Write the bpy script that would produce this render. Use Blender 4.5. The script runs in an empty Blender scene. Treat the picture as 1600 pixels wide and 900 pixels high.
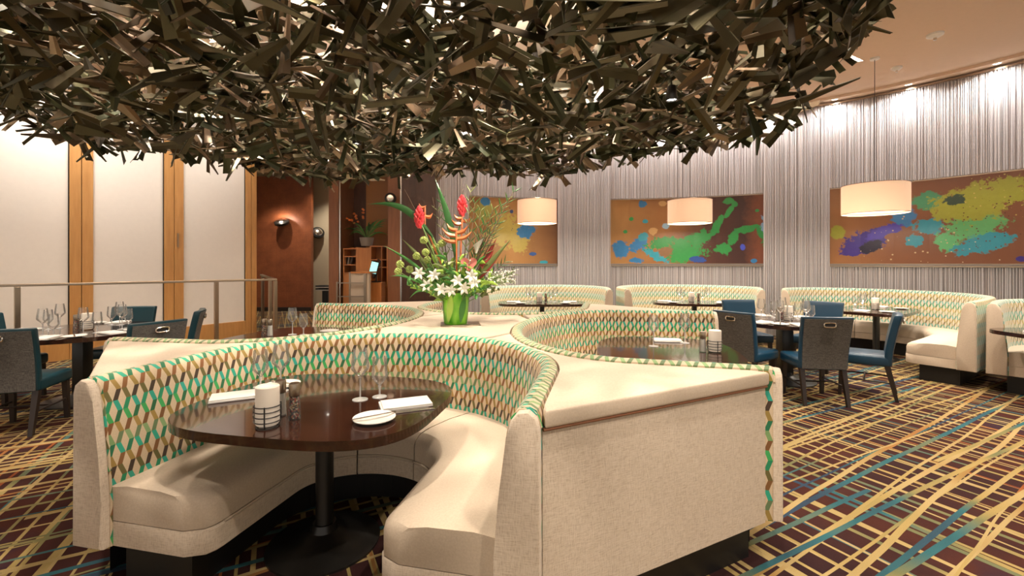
import bpy, bmesh, math, random
from mathutils import Vector, Matrix
from math import sin, cos, pi, sqrt, atan2, radians as R
random.seed(7)
SC = bpy.context.scene
COL = SC.collection
H = 1.47                                    # camera height

# ------------------------------------------------------------------ camera
cam = bpy.data.cameras.new('camera'); camo = bpy.data.objects.new('camera', cam); COL.objects.link(camo)
camo.location = (0, 0, H); camo.rotation_euler = (pi / 2, 0, 0)
cam.sensor_width = 36; cam.lens = 36 * 700 / 1600; cam.shift_y = -39 / 1600
cam.clip_start = 0.05; cam.clip_end = 100
SC.camera = camo
# ------------------------------------------------------------------ world, exposure
w = bpy.data.worlds.new('room_light'); SC.world = w; w.use_nodes = True
bg = w.node_tree.nodes['Background']; bg.inputs[0].default_value = (1.0, 0.90, 0.79, 1); bg.inputs[1].default_value = 0.7
SC.view_settings.view_transform = 'Standard'; SC.view_settings.look = 'None'
SC.view_settings.gamma = 1; SC.view_settings.use_curve_mapping = False
SC.view_settings.exposure = 0.25
WARM = (1.0, 0.86, 0.70); NEUT = (1.0, 0.93, 0.86)

def spot(loc, target, watts, angle=70, blend=0.6, color=WARM, size=0.05):
    l = bpy.data.lights.new('spot_light', 'SPOT'); l.energy = watts; l.color = color
    l.spot_size = R(angle); l.spot_blend = blend; l.shadow_soft_size = size
    o = bpy.data.objects.new('spot_light', l); COL.objects.link(o); o.location = loc
    o.rotation_euler = (Vector(target) - Vector(loc)).to_track_quat('-Z', 'Y').to_euler()
    return o

# ------------------------------------------------------------------ node expression helper
class S:
    def __init__(s, nt, sock): s.nt = nt; s.k = sock
    def _m(s, op, *a):
        n = s.nt.nodes.new('ShaderNodeMath'); n.operation = op
        for i, v in enumerate((s,) + a):
            if isinstance(v, S): s.nt.links.new(v.k, n.inputs[i])
            else: n.inputs[i].default_value = v
        return S(s.nt, n.outputs[0])
    def __add__(s, b): return s._m('ADD', b)
    def __sub__(s, b): return s._m('SUBTRACT', b)
    def __mul__(s, b): return s._m('MULTIPLY', b)
    def __truediv__(s, b): return s._m('DIVIDE', b)
    __radd__ = __add__; __rmul__ = __mul__
    def rsub(s, a): return s * -1 + a
    def floor(s): return s._m('FLOOR')
    def fract(s): return s._m('FRACT')
    def abs(s): return s._m('ABSOLUTE')
    def sqrt(s): return s._m('SQRT')
    def lt(s, b): return s._m('LESS_THAN', b)
    def gt(s, b): return s._m('GREATER_THAN', b)
    def mod(s, b): return s._m('FLOORED_MODULO', b)
    def mx(s, b): return s._m('MAXIMUM', b)
    def mn(s, b): return s._m('MINIMUM', b)
    def sin(s): return s._m('SINE')
    def clamp(s): return s.mx(0.0).mn(1.0)

class Mat:
    def __init__(s, name):
        s.m = bpy.data.materials.new(name); s.m.use_nodes = True; s.nt = s.m.node_tree
        s.b = s.nt.nodes['Principled BSDF']; s.out = s.nt.nodes['Material Output']
    def n(s, t): return s.nt.nodes.new(t)
    def link(s, a, b): s.nt.links.new(a.k if isinstance(a, S) else a, b)
    def set(s, **k):
        for a, v in k.items():
            key = {'color': 'Base Color', 'rough': 'Roughness', 'metal': 'Metallic', 'trans': 'Transmission Weight', 'coat': 'Coat Weight',
                   'spec': 'Specular IOR Level', 'emit': 'Emission Color', 'estr': 'Emission Strength', 'sheen': 'Sheen Weight', 'sss': 'Subsurface Weight'}[a]
            s.b.inputs[key].default_value = (tuple(v) + (1,)) if isinstance(v, (tuple, list)) else v
        return s
    def coord(s, kind='Object', sc=(1, 1, 1)):
        c = s.n('ShaderNodeTexCoord'); mp = s.n('ShaderNodeMapping'); mp.inputs['Scale'].default_value = sc
        s.link(c.outputs[kind], mp.inputs[0]); return mp.outputs[0]
    def xyz(s, vec):
        x = s.n('ShaderNodeSeparateXYZ'); s.link(vec, x.inputs[0]); return [S(s.nt, o) for o in x.outputs]
    def vec(s, x, y, z=0.0):
        c = s.n('ShaderNodeCombineXYZ')
        for i, v in enumerate((x, y, z)):
            if isinstance(v, S): s.link(v, c.inputs[i])
            else: c.inputs[i].default_value = v
        return c.outputs[0]
    def noise(s, vec, scale=5, detail=3, rough=.55):
        t = s.n('ShaderNodeTexNoise'); t.inputs['Scale'].default_value = scale; t.inputs['Detail'].default_value = detail
        t.inputs['Roughness'].default_value = rough; s.link(vec, t.inputs['Vector']); return S(s.nt, t.outputs[0])
    def white(s, vec):
        t = s.n('ShaderNodeTexWhiteNoise'); t.noise_dimensions = '3D'; s.link(vec, t.inputs['Vector']); return S(s.nt, t.outputs[0])
    def mix(s, f, a, b, mode='MIX'):
        m = s.n('ShaderNodeMix'); m.data_type = 'RGBA'; m.blend_type = mode
        for i, v in ((0, f), (6, a), (7, b)):
            if isinstance(v, S): s.link(v, m.inputs[i])
            elif hasattr(v, 'links'): s.link(v, m.inputs[i])
            elif isinstance(v, (int, float)): m.inputs[i].default_value = v
            else: m.inputs[i].default_value = tuple(v) + (1,)
        return m.outputs[2]
    def ramp(s, f, stops, const=False):
        r = s.n('ShaderNodeValToRGB'); cr = r.color_ramp
        if const: cr.interpolation = 'CONSTANT'
        while len(cr.elements) < len(stops): cr.elements.new(0.5)
        for e, (p, c) in zip(cr.elements, stops): e.position = p; e.color = tuple(c) + (1,)
        s.link(f, r.inputs[0]); return r.outputs[0]
    def bump(s, h, strength=.3, dist=.01):
        b = s.n('ShaderNodeBump'); b.inputs['Strength'].default_value = strength; b.inputs['Distance'].default_value = dist
        s.link(h, b.inputs['Height']); s.link(b.outputs[0], s.b.inputs['Normal'])
    def color(s, c): s.link(c, s.b.inputs['Base Color'])

def simple(name, color, rough=.5, metal=0., **k):
    m = Mat(name).set(color=color, rough=rough, metal=metal, **k)
    v = m.coord(); nz = m.noise(v, 14, 4)
    m.color(m.mix(nz * .25, color, tuple(c * .72 for c in color)))
    return m.m

M = {}
def wood(name, c1, c2, rough=.35, sc=(6, 6, .6), coat=0.):
    m = Mat(name).set(rough=rough, coat=coat); v = m.coord('Object', sc)
    f = m.noise(v, 4, 6, .6); m.color(m.ramp(f, [(.3, c1), (.7, c2)])); M[name] = m.m
wood('oak', (.42, .20, .06), (.52, .27, .09))
wood('red_wood', (.20, .075, .03), (.27, .11, .045))
wood('cabinet_wood', (.42, .15, .04), (.52, .21, .06))
wood('dark_panel', (.055, .022, .012), (.085, .035, .02), .4)
wood('table_wood', (.020, .007, .004), (.045, .015, .008), .14, (1, 9, 9), .4)
M['espresso'] = simple('espresso', (.022, .013, .010), .4)
M['black'] = simple('black', (.008, .007, .007), .5)
M['black_metal'] = simple('black_metal', (.012, .011, .010), .35)
M['chrome'] = simple('chrome', (.8, .76, .7), .18, 1.)
M['steel'] = simple('steel', (.42, .34, .26), .3, 1.)
M['white'] = simple('white', (.82, .79, .74), .3)
M['cloth_white'] = simple('cloth_white', (.80, .77, .73), .8)
M['cream_wall'] = simple('cream_wall', (.62, .53, .38), .7)
M['ceiling'] = simple('ceiling', (.74, .56, .42), .8)
M['blue_leather'] = simple('blue_leather', (.005, .042, .085), .36)
M['green_leather'] = simple('green_leather', (.006, .040, .055), .36)
M['trim_brown'] = simple('trim_brown', (.25, .10, .045), .5)
M['frosted'] = simple('frosted', (.80, .74, .67), .32)
M['leaf'] = simple('leaf', (.05, .20, .03), .4)
M['leaf_dark'] = simple('leaf_dark', (.02, .09, .015), .4)
M['leaf_olive'] = simple('leaf_olive', (.14, .17, .05), .5)
M['leaf_lime'] = simple('leaf_lime', (.35, .55, .08), .4)
M['stem'] = simple('stem', (.13, .22, .05), .5)
M['twig'] = simple('twig', (.10, .06, .03), .7)
M['ginger'] = simple('ginger', (.70, .05, .06), .4)
M['helic'] = simple('helic', (.65, .17, .06), .4)
M['pink'] = simple('pink', (.72, .24, .20), .3)
M['dark_red'] = simple('dark_red', (.28, .03, .02), .45)
M['lily'] = simple('lily', (.85, .84, .74), .5)
M['mum'] = simple('mum', (.42, .50, .14), .6)
M['orange'] = simple('orange', (.65, .18, .04), .5)
M['pot'] = simple('pot', (.30, .26, .22), .5)
M['salt'] = simple('salt', (.75, .72, .66), .6)
M['paper'] = simple('paper', (.75, .73, .70), .7)
M['book'] = simple('book', (.06, .05, .05), .5)
# pepper corns
m = Mat('pepper').set(rough=.4); vo = m.n('ShaderNodeTexVoronoi'); vo.inputs['Scale'].default_value = 170
m.link(m.coord(), vo.inputs['Vector']); m.color(m.ramp(m.xyz(vo.outputs['Color'])[0], [(0, (.03, .015, .01)), (.45, (.35, .16, .05)), (.65, (.45, .02, .02)), (.85, (.6, .5, .35))], True)); M['pepper'] = m.m
# linen upholstery
m = Mat('linen').set(rough=.85, sheen=.2); v = m.coord('Object')
a = m.noise(m.coord('Object', (30, 30, 380)), 1, 2); b = m.noise(m.coord('Object', (330, 330, 40)), 1, 2); f = (a + b) * .5
m.color(m.ramp(f, [(.36, (.48, .38, .29)), (.5, (.62, .52, .41)), (.64, (.68, .58, .475))])); m.bump(f, .25, .004); M['linen'] = m.m
m = Mat('linen_smooth').set(rough=.8); v = m.coord('Object')
f = m.noise(m.coord('Object', (120, 120, 120)), 1, 3); m.color(m.ramp(f, [(.3, (.53, .435, .335)), (.7, (.60, .50, .395))])); m.bump(f, .12, .003); M['linen_smooth'] = m.m
# charcoal woven chair back
m = Mat('charcoal_weave').set(rough=.8)
a = m.noise(m.coord('Object', (30, 30, 300)), 1, 2); b = m.noise(m.coord('Object', (300, 300, 30)), 1, 2); f = (a + b) * .5
m.color(m.ramp(f, [(.38, (.045, .043, .042)), (.62, (.15, .14, .13))])); m.bump(f, .2, .003); M['charcoal'] = m.m
# printed diamond fabric, uv in metres
def diamond(name, cw, rh, bs, fs, beige):
    m = Mat(name).set(rough=.75, sheen=.15); u, v, _ = m.xyz(m.coord('UV'))
    cu = u / cw; cv = v / rh; i = cv.floor(); j = cu.floor(); fu = cu.fract(); fv = cv.fract()
    sg = (i + j).mod(2.0)                                    # 0: rising stroke, 1: falling stroke
    x = sg * (fv * -2 + 1) + fv
    st = (fu - (x * .44 + .28)).abs().lt(.27)
    n = len(bs); k = i.mod(float(n)) / n + .5 / n
    cb_ = m.ramp(k, [(q / n, p) for q, p in enumerate(bs)], True); cf_ = m.ramp(k, [(q / n, p) for q, p in enumerate(fs)], True)
    c = m.mix(sg, cf_, cb_); rnd = m.white(m.vec(i, j, 3.0))
    c = m.mix(rnd * .55, c, m.mix(1., c, (.55, .75, .5), 'MULTIPLY'))
    nz = m.noise(m.coord('UV', (220, 220, 1)), 1, 2)
    bg_ = m.ramp(nz, [(.3, tuple(k_ * .85 for k_ in beige)), (.7, beige)])
    m.color(m.mix(st, bg_, c)); m.bump(nz, .1, .002); M[name] = m.m
diamond('diamond_green', .041, .049, [(.33, .20, .05), (.02, .36, .25), (.22, .34, .15), (.34, .21, .05), (.04, .34, .09), (.02, .34, .27), (.14, .11, .03)],
        [(.23, .09, .025), (.01, .15, .07), (.13, .19, .09), (.20, .075, .02), (.012, .12, .045), (.01, .24, .12), (.05, .025, .012)], (.60, .47, .32))
diamond('diamond_pale', .044, .052, [(.50, .38, .15), (.16, .40, .36), (.42, .46, .30), (.52, .40, .16), (.14, .40, .26), (.20, .42, .40), (.42, .36, .20)],
        [(.36, .26, .10), (.10, .24, .20), (.30, .32, .20), (.36, .26, .10), (.08, .22, .12), (.12, .30, .24), (.20, .16, .08)], (.64, .58, .46))
# wall behind chains: dim bronze mirror
m = Mat('bronze_mirror').set(rough=.25, metal=.4); u, v, _ = m.xyz(m.coord('UV'))
st = m.noise(m.vec(u * 90, v * .3), 1, 3); m.color(m.ramp(st, [(.3, (.52, .48, .48)), (.7, (.58, .54, .545))])); M['bronze_mirror'] = m.m
m = Mat('chain').set(rough=.38, metal=.2); ge = m.n('ShaderNodeNewGeometry'); rp = S(m.nt, ge.outputs['Random Per Island'])
nz = m.noise(m.coord('Object', (1, 1, 90)), 1, 1)
m.color(m.mix(nz * .35, m.ramp(rp, [(0, (.58, .55, .56)), (.75, (.70, .68, .70)), (1, (.64, .56, .53))]), (.44, .40, .41))); M['chain'] = m.m
# leather tiled wall
m = Mat('leather_wall').set(rough=.5); x, y, z = m.xyz(m.coord())
nz = m.noise(m.coord(), 3, 6, .65); nn = m.noise(m.coord(), 40, 3)
g = (z / .30).fract().lt(.03).mx(((x) / .30).fract().lt(.03))
m.color(m.mix(g * .25, m.ramp(nz * .6 + nn * .4, [(.35, (.17, .045, .015)), (.65, (.30, .09, .03))]), (.08, .02, .01))); M['leather_wall'] = m.m
M['amber_panel'] = simple('amber_panel', (.36, .15, .035), .4)
# bronze shards
m = Mat('shard').set(rough=.30, metal=.55, spec=.7); ge = m.n('ShaderNodeNewGeometry'); rp = S(m.nt, ge.outputs['Random Per Island'])
m.color(m.ramp(rp, [(0, (.026, .036, .014)), (.3, (.05, .055, .024)), (.5, (.065, .07, .03)), (.68, (.10, .07, .042)), (.86, (.22, .16, .10)), (1, (.50, .40, .29))])); M['shard'] = m.m
# glass: thin clear wall, diffuse white mixed in to imitate lit glass
def thin_glass(name, tint, base, lit_white):
    m = Mat(name); nt = m.nt; tr = m.n('ShaderNodeBsdfTransparent'); tr.inputs[0].default_value = tint + (1,)
    gl = m.n('ShaderNodeBsdfGlossy'); gl.inputs['Roughness'].default_value = .07
    fr = m.n('ShaderNodeFresnel'); fr.inputs[0].default_value = 1.5; mx = m.n('ShaderNodeMixShader')
    f = S(nt, fr.outputs[0]) * .75 + base
    m.link(f.clamp(), mx.inputs[0]); m.link(tr.outputs[0], mx.inputs[1]); m.link(gl.outputs[0], mx.inputs[2]); df = m.n('ShaderNodeBsdfDiffuse'); df.inputs[0].default_value = (.9, .9, .88, 1); m2 = m.n('ShaderNodeMixShader'); m2.inputs[0].default_value = lit_white
    m.link(mx.outputs[0], m2.inputs[1]); m.link(df.outputs[0], m2.inputs[2]); m.link(m2.outputs[0], m.out.inputs[0]); M[name] = m.m
thin_glass('glass_solid', (1., 1., 1.), .15, .28)
thin_glass('glass', (.985, .985, .98), .06, .035)
m = Mat('green_glass').set(color=(.22, .75, .04), rough=.08, coat=.6); tl = m.n('ShaderNodeBsdfTranslucent'); tl.inputs[0].default_value = (.30, .85, .05, 1)
mx = m.n('ShaderNodeMixShader'); mx.inputs[0].default_value = .5; m.link(m.b.outputs[0], mx.inputs[1]); m.link(tl.outputs[0], mx.inputs[2]); m.link(mx.outputs[0], m.out.inputs[0])
nz = m.noise(m.coord('Object', (6, 6, 2)), 3, 3); m.color(m.ramp(nz, [(.35, (.08, .45, .02)), (.65, (.45, .85, .10))])); M['green_glass'] = m.m
# glowing things
def glow(name, col, s):
    m = Mat(name).set(color=col, rough=.6, emit=col, estr=s); M[name] = m.m
glow('shade', (1.0, .68, .45), .33); glow('lamp_face', (1, .93, .82), 22); glow('screen', (.35, .85, .80), .8); glow('shade_base', (1, .8, .55), 1.6)
m = Mat('frosted_candle').set(color=(.80, .72, .62), rough=.5, emit=(1, .8, .6), estr=.12); M['candle'] = m.m
# carpet
m = Mat('carpet').set(rough=.95, spec=.1); px, py, _ = m.xyz(m.coord())
base = m.ramp(m.noise(m.coord(), .8, 4, .6), [(.30, (.024, .010, .013)), (.45, (.040, .014, .014)), (.56, (.065, .018, .012)), (.66, (.030, .016, .030))])
weave = m.noise(m.coord('Object', (260, 260, 1)), 1, 2)
wob = (m.noise(m.coord(), .45, 2) - .5)
zone = m.noise(m.coord(), .55, 2, .5)
def lines(c, ang, sp, wid, seed, dens, wobk, shift):
    t = R(ang); a = px * cos(t) + py * sin(t); n = px * -sin(t) + py * cos(t)
    q = (n + wob * wobk) / sp; i = q.floor(); r1 = m.white(m.vec(i, seed, 0.)); r2 = m.white(m.vec(i, seed + 5., 0.)); r3 = m.white(m.vec(i, seed + 9., 0.))
    mask = (q.fract() - (r1 * .55 + .22)).abs().lt(r2 * wid + wid * .45)
    keep = m.noise(m.vec(a * .45, i * 7.3 + seed), 1, 1).gt(.5 - (dens - .5) * .6)
    loc = m.noise(m.vec(a * .8, i * 2.7 + seed, 2.), 1, 1)
    col = m.ramp(zone * .55 + loc * .3 + r3 * .22 - .03 + shift, [(.30, (.03, .06, .10)), (.37, (.03, .13, .15)), (.42, (.16, .17, .08)), (.46, (.38, .28, .10)), (.56, (.44, .33, .15)), (.62, (.34, .21, .07)), (.68, (.30, .09, .025)), (.75, (.14, .03, .015))])
    return m.mix(mask * keep, c, col)
c = lines(base, -62, .125, .10, 21., .8, .06, .0)
c = lines(c, -64, .23, .06, 43., .8, .10, .06)
c = lines(c, 30, .17, .075, 61., .85, .07, -.02)
c = lines(c, 33, .25, .05, 97., .8, .12, .05)
c = lines(c, 27, .29, .045, 7., .8, .05, -.06)
m.color(m.mix(weave * .45, c, (.02, .012, .01))); m.bump(weave, .35, .006); M['carpet'] = m.m

# wall art
def art_mat(name, basestops, blobs, speck=None, W=3.2, A=1.4):
    m = Mat(name).set(rough=.3, spec=.5); u0, v0, _ = m.xyz(m.coord('UV'))
    u = u0 / W; v = v0 / A
    n1 = m.noise(m.vec(u0, v0, 1.), 5, 5, .65) - .5; n2 = m.noise(m.vec(u0, v0, 7.), 16, 3) - .5; n3 = m.noise(m.vec(u0, v0, 3.), 2.2, 4)
    c = m.ramp(u + n1 * .12, basestops)
    c = m.mix(n3 * .4, c, m.mix(1., c, (.5, .45, .4), 'MULTIPLY'))
    for (bu, bv, ru, rv, rot, col, k) in blobs:
        t = R(rot); du = (u - bu) * W; dv = (v - bv) * A
        x = (du * cos(t) + dv * sin(t)) / (ru * W); y = (du * -sin(t) + dv * cos(t)) / (rv * A)
        d = (x * x + y * y).sqrt() + n1 * k * 2.0 + n2 * k * 1.5
        f = (d * -1 + 1) * 6
        c = m.mix(f.clamp(), c, m.mix((n2 * 2 + .4).clamp() * .5, col, tuple(min(1, q * 1.2 + .01) for q in col)))
    if speck:
        for sc, th, col, uc, vc, rr in speck:
            vo = m.n('ShaderNodeTexVoronoi'); vo.inputs['Scale'].default_value = sc; m.link(m.vec(u0, v0), vo.inputs['Vector'])
            dd = S(m.nt, vo.outputs['Distance']); pick = m.xyz(vo.outputs['Color'])[0].gt(.45)
            near = (((u - uc) * (u - uc)) * 2 + (v - vc) * (v - vc)).lt(rr)
            c = m.mix(dd.lt(th) * pick * near, c, col)
    m.color(c); M[name] = m.m
BL = (.025, .16, .36); GR = (.025, .23, .05); YG = (.30, .31, .03); PU = (.035, .015, .20); CY = (.025, .26, .34); TAN = (.50, .30, .12)
art_mat('art_gold', [(0, (.30, .14, .045)), (.5, (.42, .22, .07)), (1, (.20, .085, .03))],
        [(.17, .80, .10, .16, 0, (.28, .26, .06), .9), (.42, .5, .20, .26, 20, (.42, .33, .07), 1.0), (.56, .32, .12, .16, -30, (.42, .33, .07), 1.), (.64, .50, .11, .11, 10, BL, .9),
         (.19, .94, .06, .07, 0, BL, .5), (.48, .80, .02, .03, 0, (.03, .05, .15), .4), (.72, .15, .04, .035, 0, (.03, .08, .25), .6), (.84, .02, .05, .03, 0, CY, .4)],
        [(14, .14, (.02, .03, .10), .6, .7, .12)], 2.0)
art_mat('art_green', [(0, (.40, .21, .065)), (.35, (.30, .13, .04)), (.6, (.09, .03, .018)), (.82, (.05, .018, .014)), (.9, (.20, .06, .025)), (1, (.17, .05, .02))],
        [(.07, .22, .06, .15, 0, BL, .5), (.19, .30, .07, .10, 25, BL, 1.), (.22, .42, .035, .07, 0, CY, .8), (.17, .05, .05, .05, 0, BL, .8), (.30, .12, .09, .07, -30, CY, 1.),
         (.33, .32, .10, .09, 10, GR, 1.1), (.48, .20, .13, .20, 0, GR, 1.0), (.56, .40, .10, .10, 15, GR, 1.), (.56, .06, .06, .05, 0, (.02, .06, .25), .7), (.36, .18, .05, .07, 20, (.20, .10, .04), .9),
         (.67, .57, .085, .06, 62, GR, .7), (.74, .78, .05, .045, 60, GR, .6), (.77, .88, .02, .05, 0, GR, .4), (.735, .93, .03, .05, 0, GR, .6),
         (.71, .22, .05, .09, 0, GR, .8), (.76, .38, .03, .12, -25, GR, .6), (.83, .50, .075, .06, 8, GR, .6), (.92, .45, .06, .06, -55, GR, .6), (.955, .28, .04, .09, 0, GR, .6),
         (.965, .58, .05, .15, 0, (.18, .33, .50), 1.1), (.21, .93, .03, .06, 0, BL, .5), (.34, .93, .03, .045, 0, TAN, .4), (.28, .50, .03, .06, 0, TAN, .5), (.14, .70, .015, .035, 0, GR, .4),
         (.23, .66, .02, .035, 0, CY, .3), (.10, .5, .015, .03, 0, GR, .4), (.36, .58, .025, .05, 0, (.25, .38, .48), .4), (.815, .24, .016, .05, 0, (.04, .06, .40), .3), (.875, .04, .02, .035, 0, BL, .4), (.895, .77, .012, .025, 0, GR, .3)], None, 3.3)
art_mat('art_splash', [(0, (.34, .15, .05)), (.3, (.24, .09, .035)), (.6, (.20, .07, .03)), (1, (.22, .08, .03))],
        [(.04, .42, .04, .10, 0, YG, .4), (.17, .28, .13, .15, 28, PU, .8), (.28, .42, .12, .07, 28, (.05, .03, .32), 1.), (.10, .14, .05, .05, 0, PU, .9), (.20, .22, .06, .08, 30, (.012, .008, .03), .6),
         (.345, .62, .06, .17, 10, BL, .6), (.46, .46, .07, .10, 0, CY, 1.), (.40, .28, .04, .08, 0, CY, .9), (.46, .75, .07, .13, 0, (.05, .25, .12), .7), (.63, .45, .12, .22, -20, (.10, .36, .12), .9),
         (.62, .68, .17, .22, 12, YG, .8), (.74, .78, .12, .15, 0, YG, 1.1), (.56, .74, .04, .07, 0, (.02, .05, .03), .9), (.54, .25, .06, .12, 0, (.10, .40, .15), .8),
         (.66, .22, .12, .10, 15, CY, .9), (.72, .30, .06, .06, 0, CY, 1.), (.27, .93, .012, .03, 0, CY, .4), (.80, .05, .02, .03, 0, PU, .3)],
        [(13, .17, (.55, .40, .22), .35, .28, .10), (16, .16, (.55, .42, .10), .80, .80, .09), (20, .20, (.10, .03, .015), .72, .45, .09), (15, .13, (.62, .50, .34), .6, .05, .06)], 3.0)

# ------------------------------------------------------------------ mesh helpers
def mesh(name, V, F, mat, parent=None, smooth=False, uv=None, loc=None, world=True):
    me = bpy.data.meshes.new(name); me.from_pydata([tuple(v) for v in V], [], F); me.update()
    if uv:
        l = me.uv_layers.new(name='UVMap')
        for p in me.polygons:
            for li, vi in zip(p.loop_indices, p.vertices): l.data[li].uv = uv[p.index][list(p.vertices).index(vi)] if isinstance(uv, dict) else uv[vi]
    if smooth:
        for p in me.polygons: p.use_smooth = True
    return link(name, me, mat, parent, loc, world)
def link(name, me, mat, parent=None, loc=None, world=True):
    o = bpy.data.objects.new(name, me); COL.objects.link(o)
    if mat and not me.materials: me.materials.append(M[mat])
    if parent:
        o.parent = parent
        if world:
            p = Vector((0, 0, 0)); q = parent
            while q: p += q.location; q = q.parent
            o.location = -p
    if loc: o.location = loc
    return o
def bmobj(name, bm, mat, parent=None, smooth=False, world=True, loc=None):
    me = bpy.data.meshes.new(name); bmesh.ops.recalc_face_normals(bm, faces=bm.faces); bm.to_mesh(me); bm.free()
    if smooth:
        for p in me.polygons: p.use_smooth = True
        try: me.set_sharp_from_angle(angle=R(40))
        except Exception: pass
    return link(name, me, mat, parent, loc, world)
def thing(name, label, cat, loc=(0, 0, 0), rz=0, group=None):
    o = bpy.data.objects.new(name, None); COL.objects.link(o); o.location = loc; o.rotation_euler = (0, 0, rz); o.empty_display_size = .1
    return tag(o, label, cat, group)
def tag(o, label=None, cat=None, group=None, kind=None):
    if label: o['label'] = label
    if cat: o['category'] = cat
    if group: o['group'] = group
    if kind: o['kind'] = kind
    return o
def copy_tree(o, parent=None):
    c = o.copy(); COL.objects.link(c); c.parent = parent
    for ch in o.children: copy_tree(ch, c)
    return c
def B():
    return bmesh.new()
def box(bm, c, s, rz=0, bev=0, rot=None, seg=2):
    mt = Matrix.Translation(c) @ (rot if rot else Matrix.Rotation(rz, 4, 'Z')) @ Matrix.Diagonal((s[0], s[1], s[2], 1))
    t = bmesh.new(); bmesh.ops.create_cube(t, size=1, matrix=mt)
    if bev: bmesh.ops.bevel(t, geom=t.edges[:], offset=bev, segments=seg, profile=.5, affect='EDGES')
    merge(bm, t); return bm
def merge(bm, t):
    me = bpy.data.meshes.new('t'); t.to_mesh(me); t.free(); bm.from_mesh(me); bpy.data.meshes.remove(me)
def prism(bm, pts, z0, z1, bev=0, seg=2, sc=None):
    t = bmesh.new(); lo = [t.verts.new((x, y, z0)) for x, y in pts]; hi = [t.verts.new((x, y, z1)) for x, y in pts]; n = len(pts)
    t.faces.new(lo[::-1]); top = t.faces.new(hi)
    for i in range(n): t.faces.new((lo[i], lo[(i + 1) % n], hi[(i + 1) % n], hi[i]))
    if bev: bmesh.ops.bevel(t, geom=[e for e in t.edges if all(v in hi for v in e.verts)] + [e for e in t.edges if all(v in lo for v in e.verts)], offset=bev, segments=seg, profile=.5, affect='EDGES')
    bmesh.ops.triangulate(t, faces=[f for f in t.faces if len(f.verts) > 4])
    merge(bm, t); return bm
def lathe(bm, prof, seg=24, c=(0, 0, 0)):
    rings = []
    for r, z in prof:
        if r < 1e-5: rings.append([bm.verts.new((c[0], c[1], c[2] + z))])
        else: rings.append([bm.verts.new((c[0] + r * cos(2 * pi * k / seg), c[1] + r * sin(2 * pi * k / seg), c[2] + z)) for k in range(seg)])
    for a, b in zip(rings, rings[1:]):
        for k in range(seg):
            k2 = (k + 1) % seg
            if len(a) == 1 and len(b) == 1: continue
            if len(a) == 1: bm.faces.new((a[0], b[k], b[k2]))
            elif len(b) == 1: bm.faces.new((a[k], a[k2], b[0]))
            else: bm.faces.new((a[k], a[k2], b[k2], b[k]))
    return bm
def tube(bm, pts, r, seg=8, closed=False):
    pts = [Vector(p) for p in pts]; n = len(pts); rings = []; rr = r if isinstance(r, (list, tuple)) else [r] * n
    up = None
    for i, p in enumerate(pts):
        a = pts[(i - 1) % n] if closed or i > 0 else p; b = pts[(i + 1) % n] if closed or i < n - 1 else p
        t = (b - a).normalized()
        if up is None: up = Vector((0, 0, 1)) if abs(t.z) < .9 else Vector((1, 0, 0))
        s = t.cross(up).normalized(); up = s.cross(t).normalized()
        rings.append([bm.verts.new(p + (s * cos(2 * pi * k / seg) + up * sin(2 * pi * k / seg)) * rr[i]) for k in range(seg)])
    m_ = n if closed else n - 1
    for i in range(m_):
        a, b = rings[i], rings[(i + 1) % n]
        for k in range(seg): bm.faces.new((a[k], a[(k + 1) % seg], b[(k + 1) % seg], b[k]))
    if not closed: bm.faces.new(rings[0][::-1]); bm.faces.new(rings[-1])
    return bm
def sphere(bm, c, r, sub=2, sc=(1, 1, 1)):
    bmesh.ops.create_icosphere(bm, subdivisions=sub, radius=r, matrix=Matrix.Translation(c) @ Matrix.Diagonal((*sc, 1))); return bm
def resample(pts, step):
    pts = [Vector(p) for p in pts]; L = [0]
    for a, b in zip(pts, pts[1:]): L.append(L[-1] + (b - a).length)
    n = max(2, int(round(L[-1] / step))); out = []
    k = 0
    for i in range(n + 1):
        t = L[-1] * i / n
        while k < len(L) - 2 and L[k + 1] < t: k += 1
        f = (t - L[k]) / max(1e-9, L[k + 1] - L[k]); out.append(pts[k].lerp(pts[k + 1], min(1, f)))
    return out
def catmull(P, n=12):
    P = [Vector(p) for p in P]; P = [P[0] * 2 - P[1]] + P + [P[-1] * 2 - P[-2]]; out = []
    for i in range(1, len(P) - 2):
        for k in range(n):
            t = k / n; a, b, c, d = P[i - 1:i + 3]
            out.append(.5 * ((2 * b) + (c - a) * t + (2 * a - 5 * b + 4 * c - d) * t * t + (3 * b - a - 3 * c + d) * t ** 3))
    out.append(P[-2]); return out
def normals(path):
    out = []
    for i in range(len(path)):
        t = (path[min(i + 1, len(path) - 1)] - path[max(i - 1, 0)]).normalized(); out.append(Vector((-t.y, t.x)))
    return out
def off(path, o):
    return [p + n * o for p, n in zip(path, normals(path))]
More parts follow.
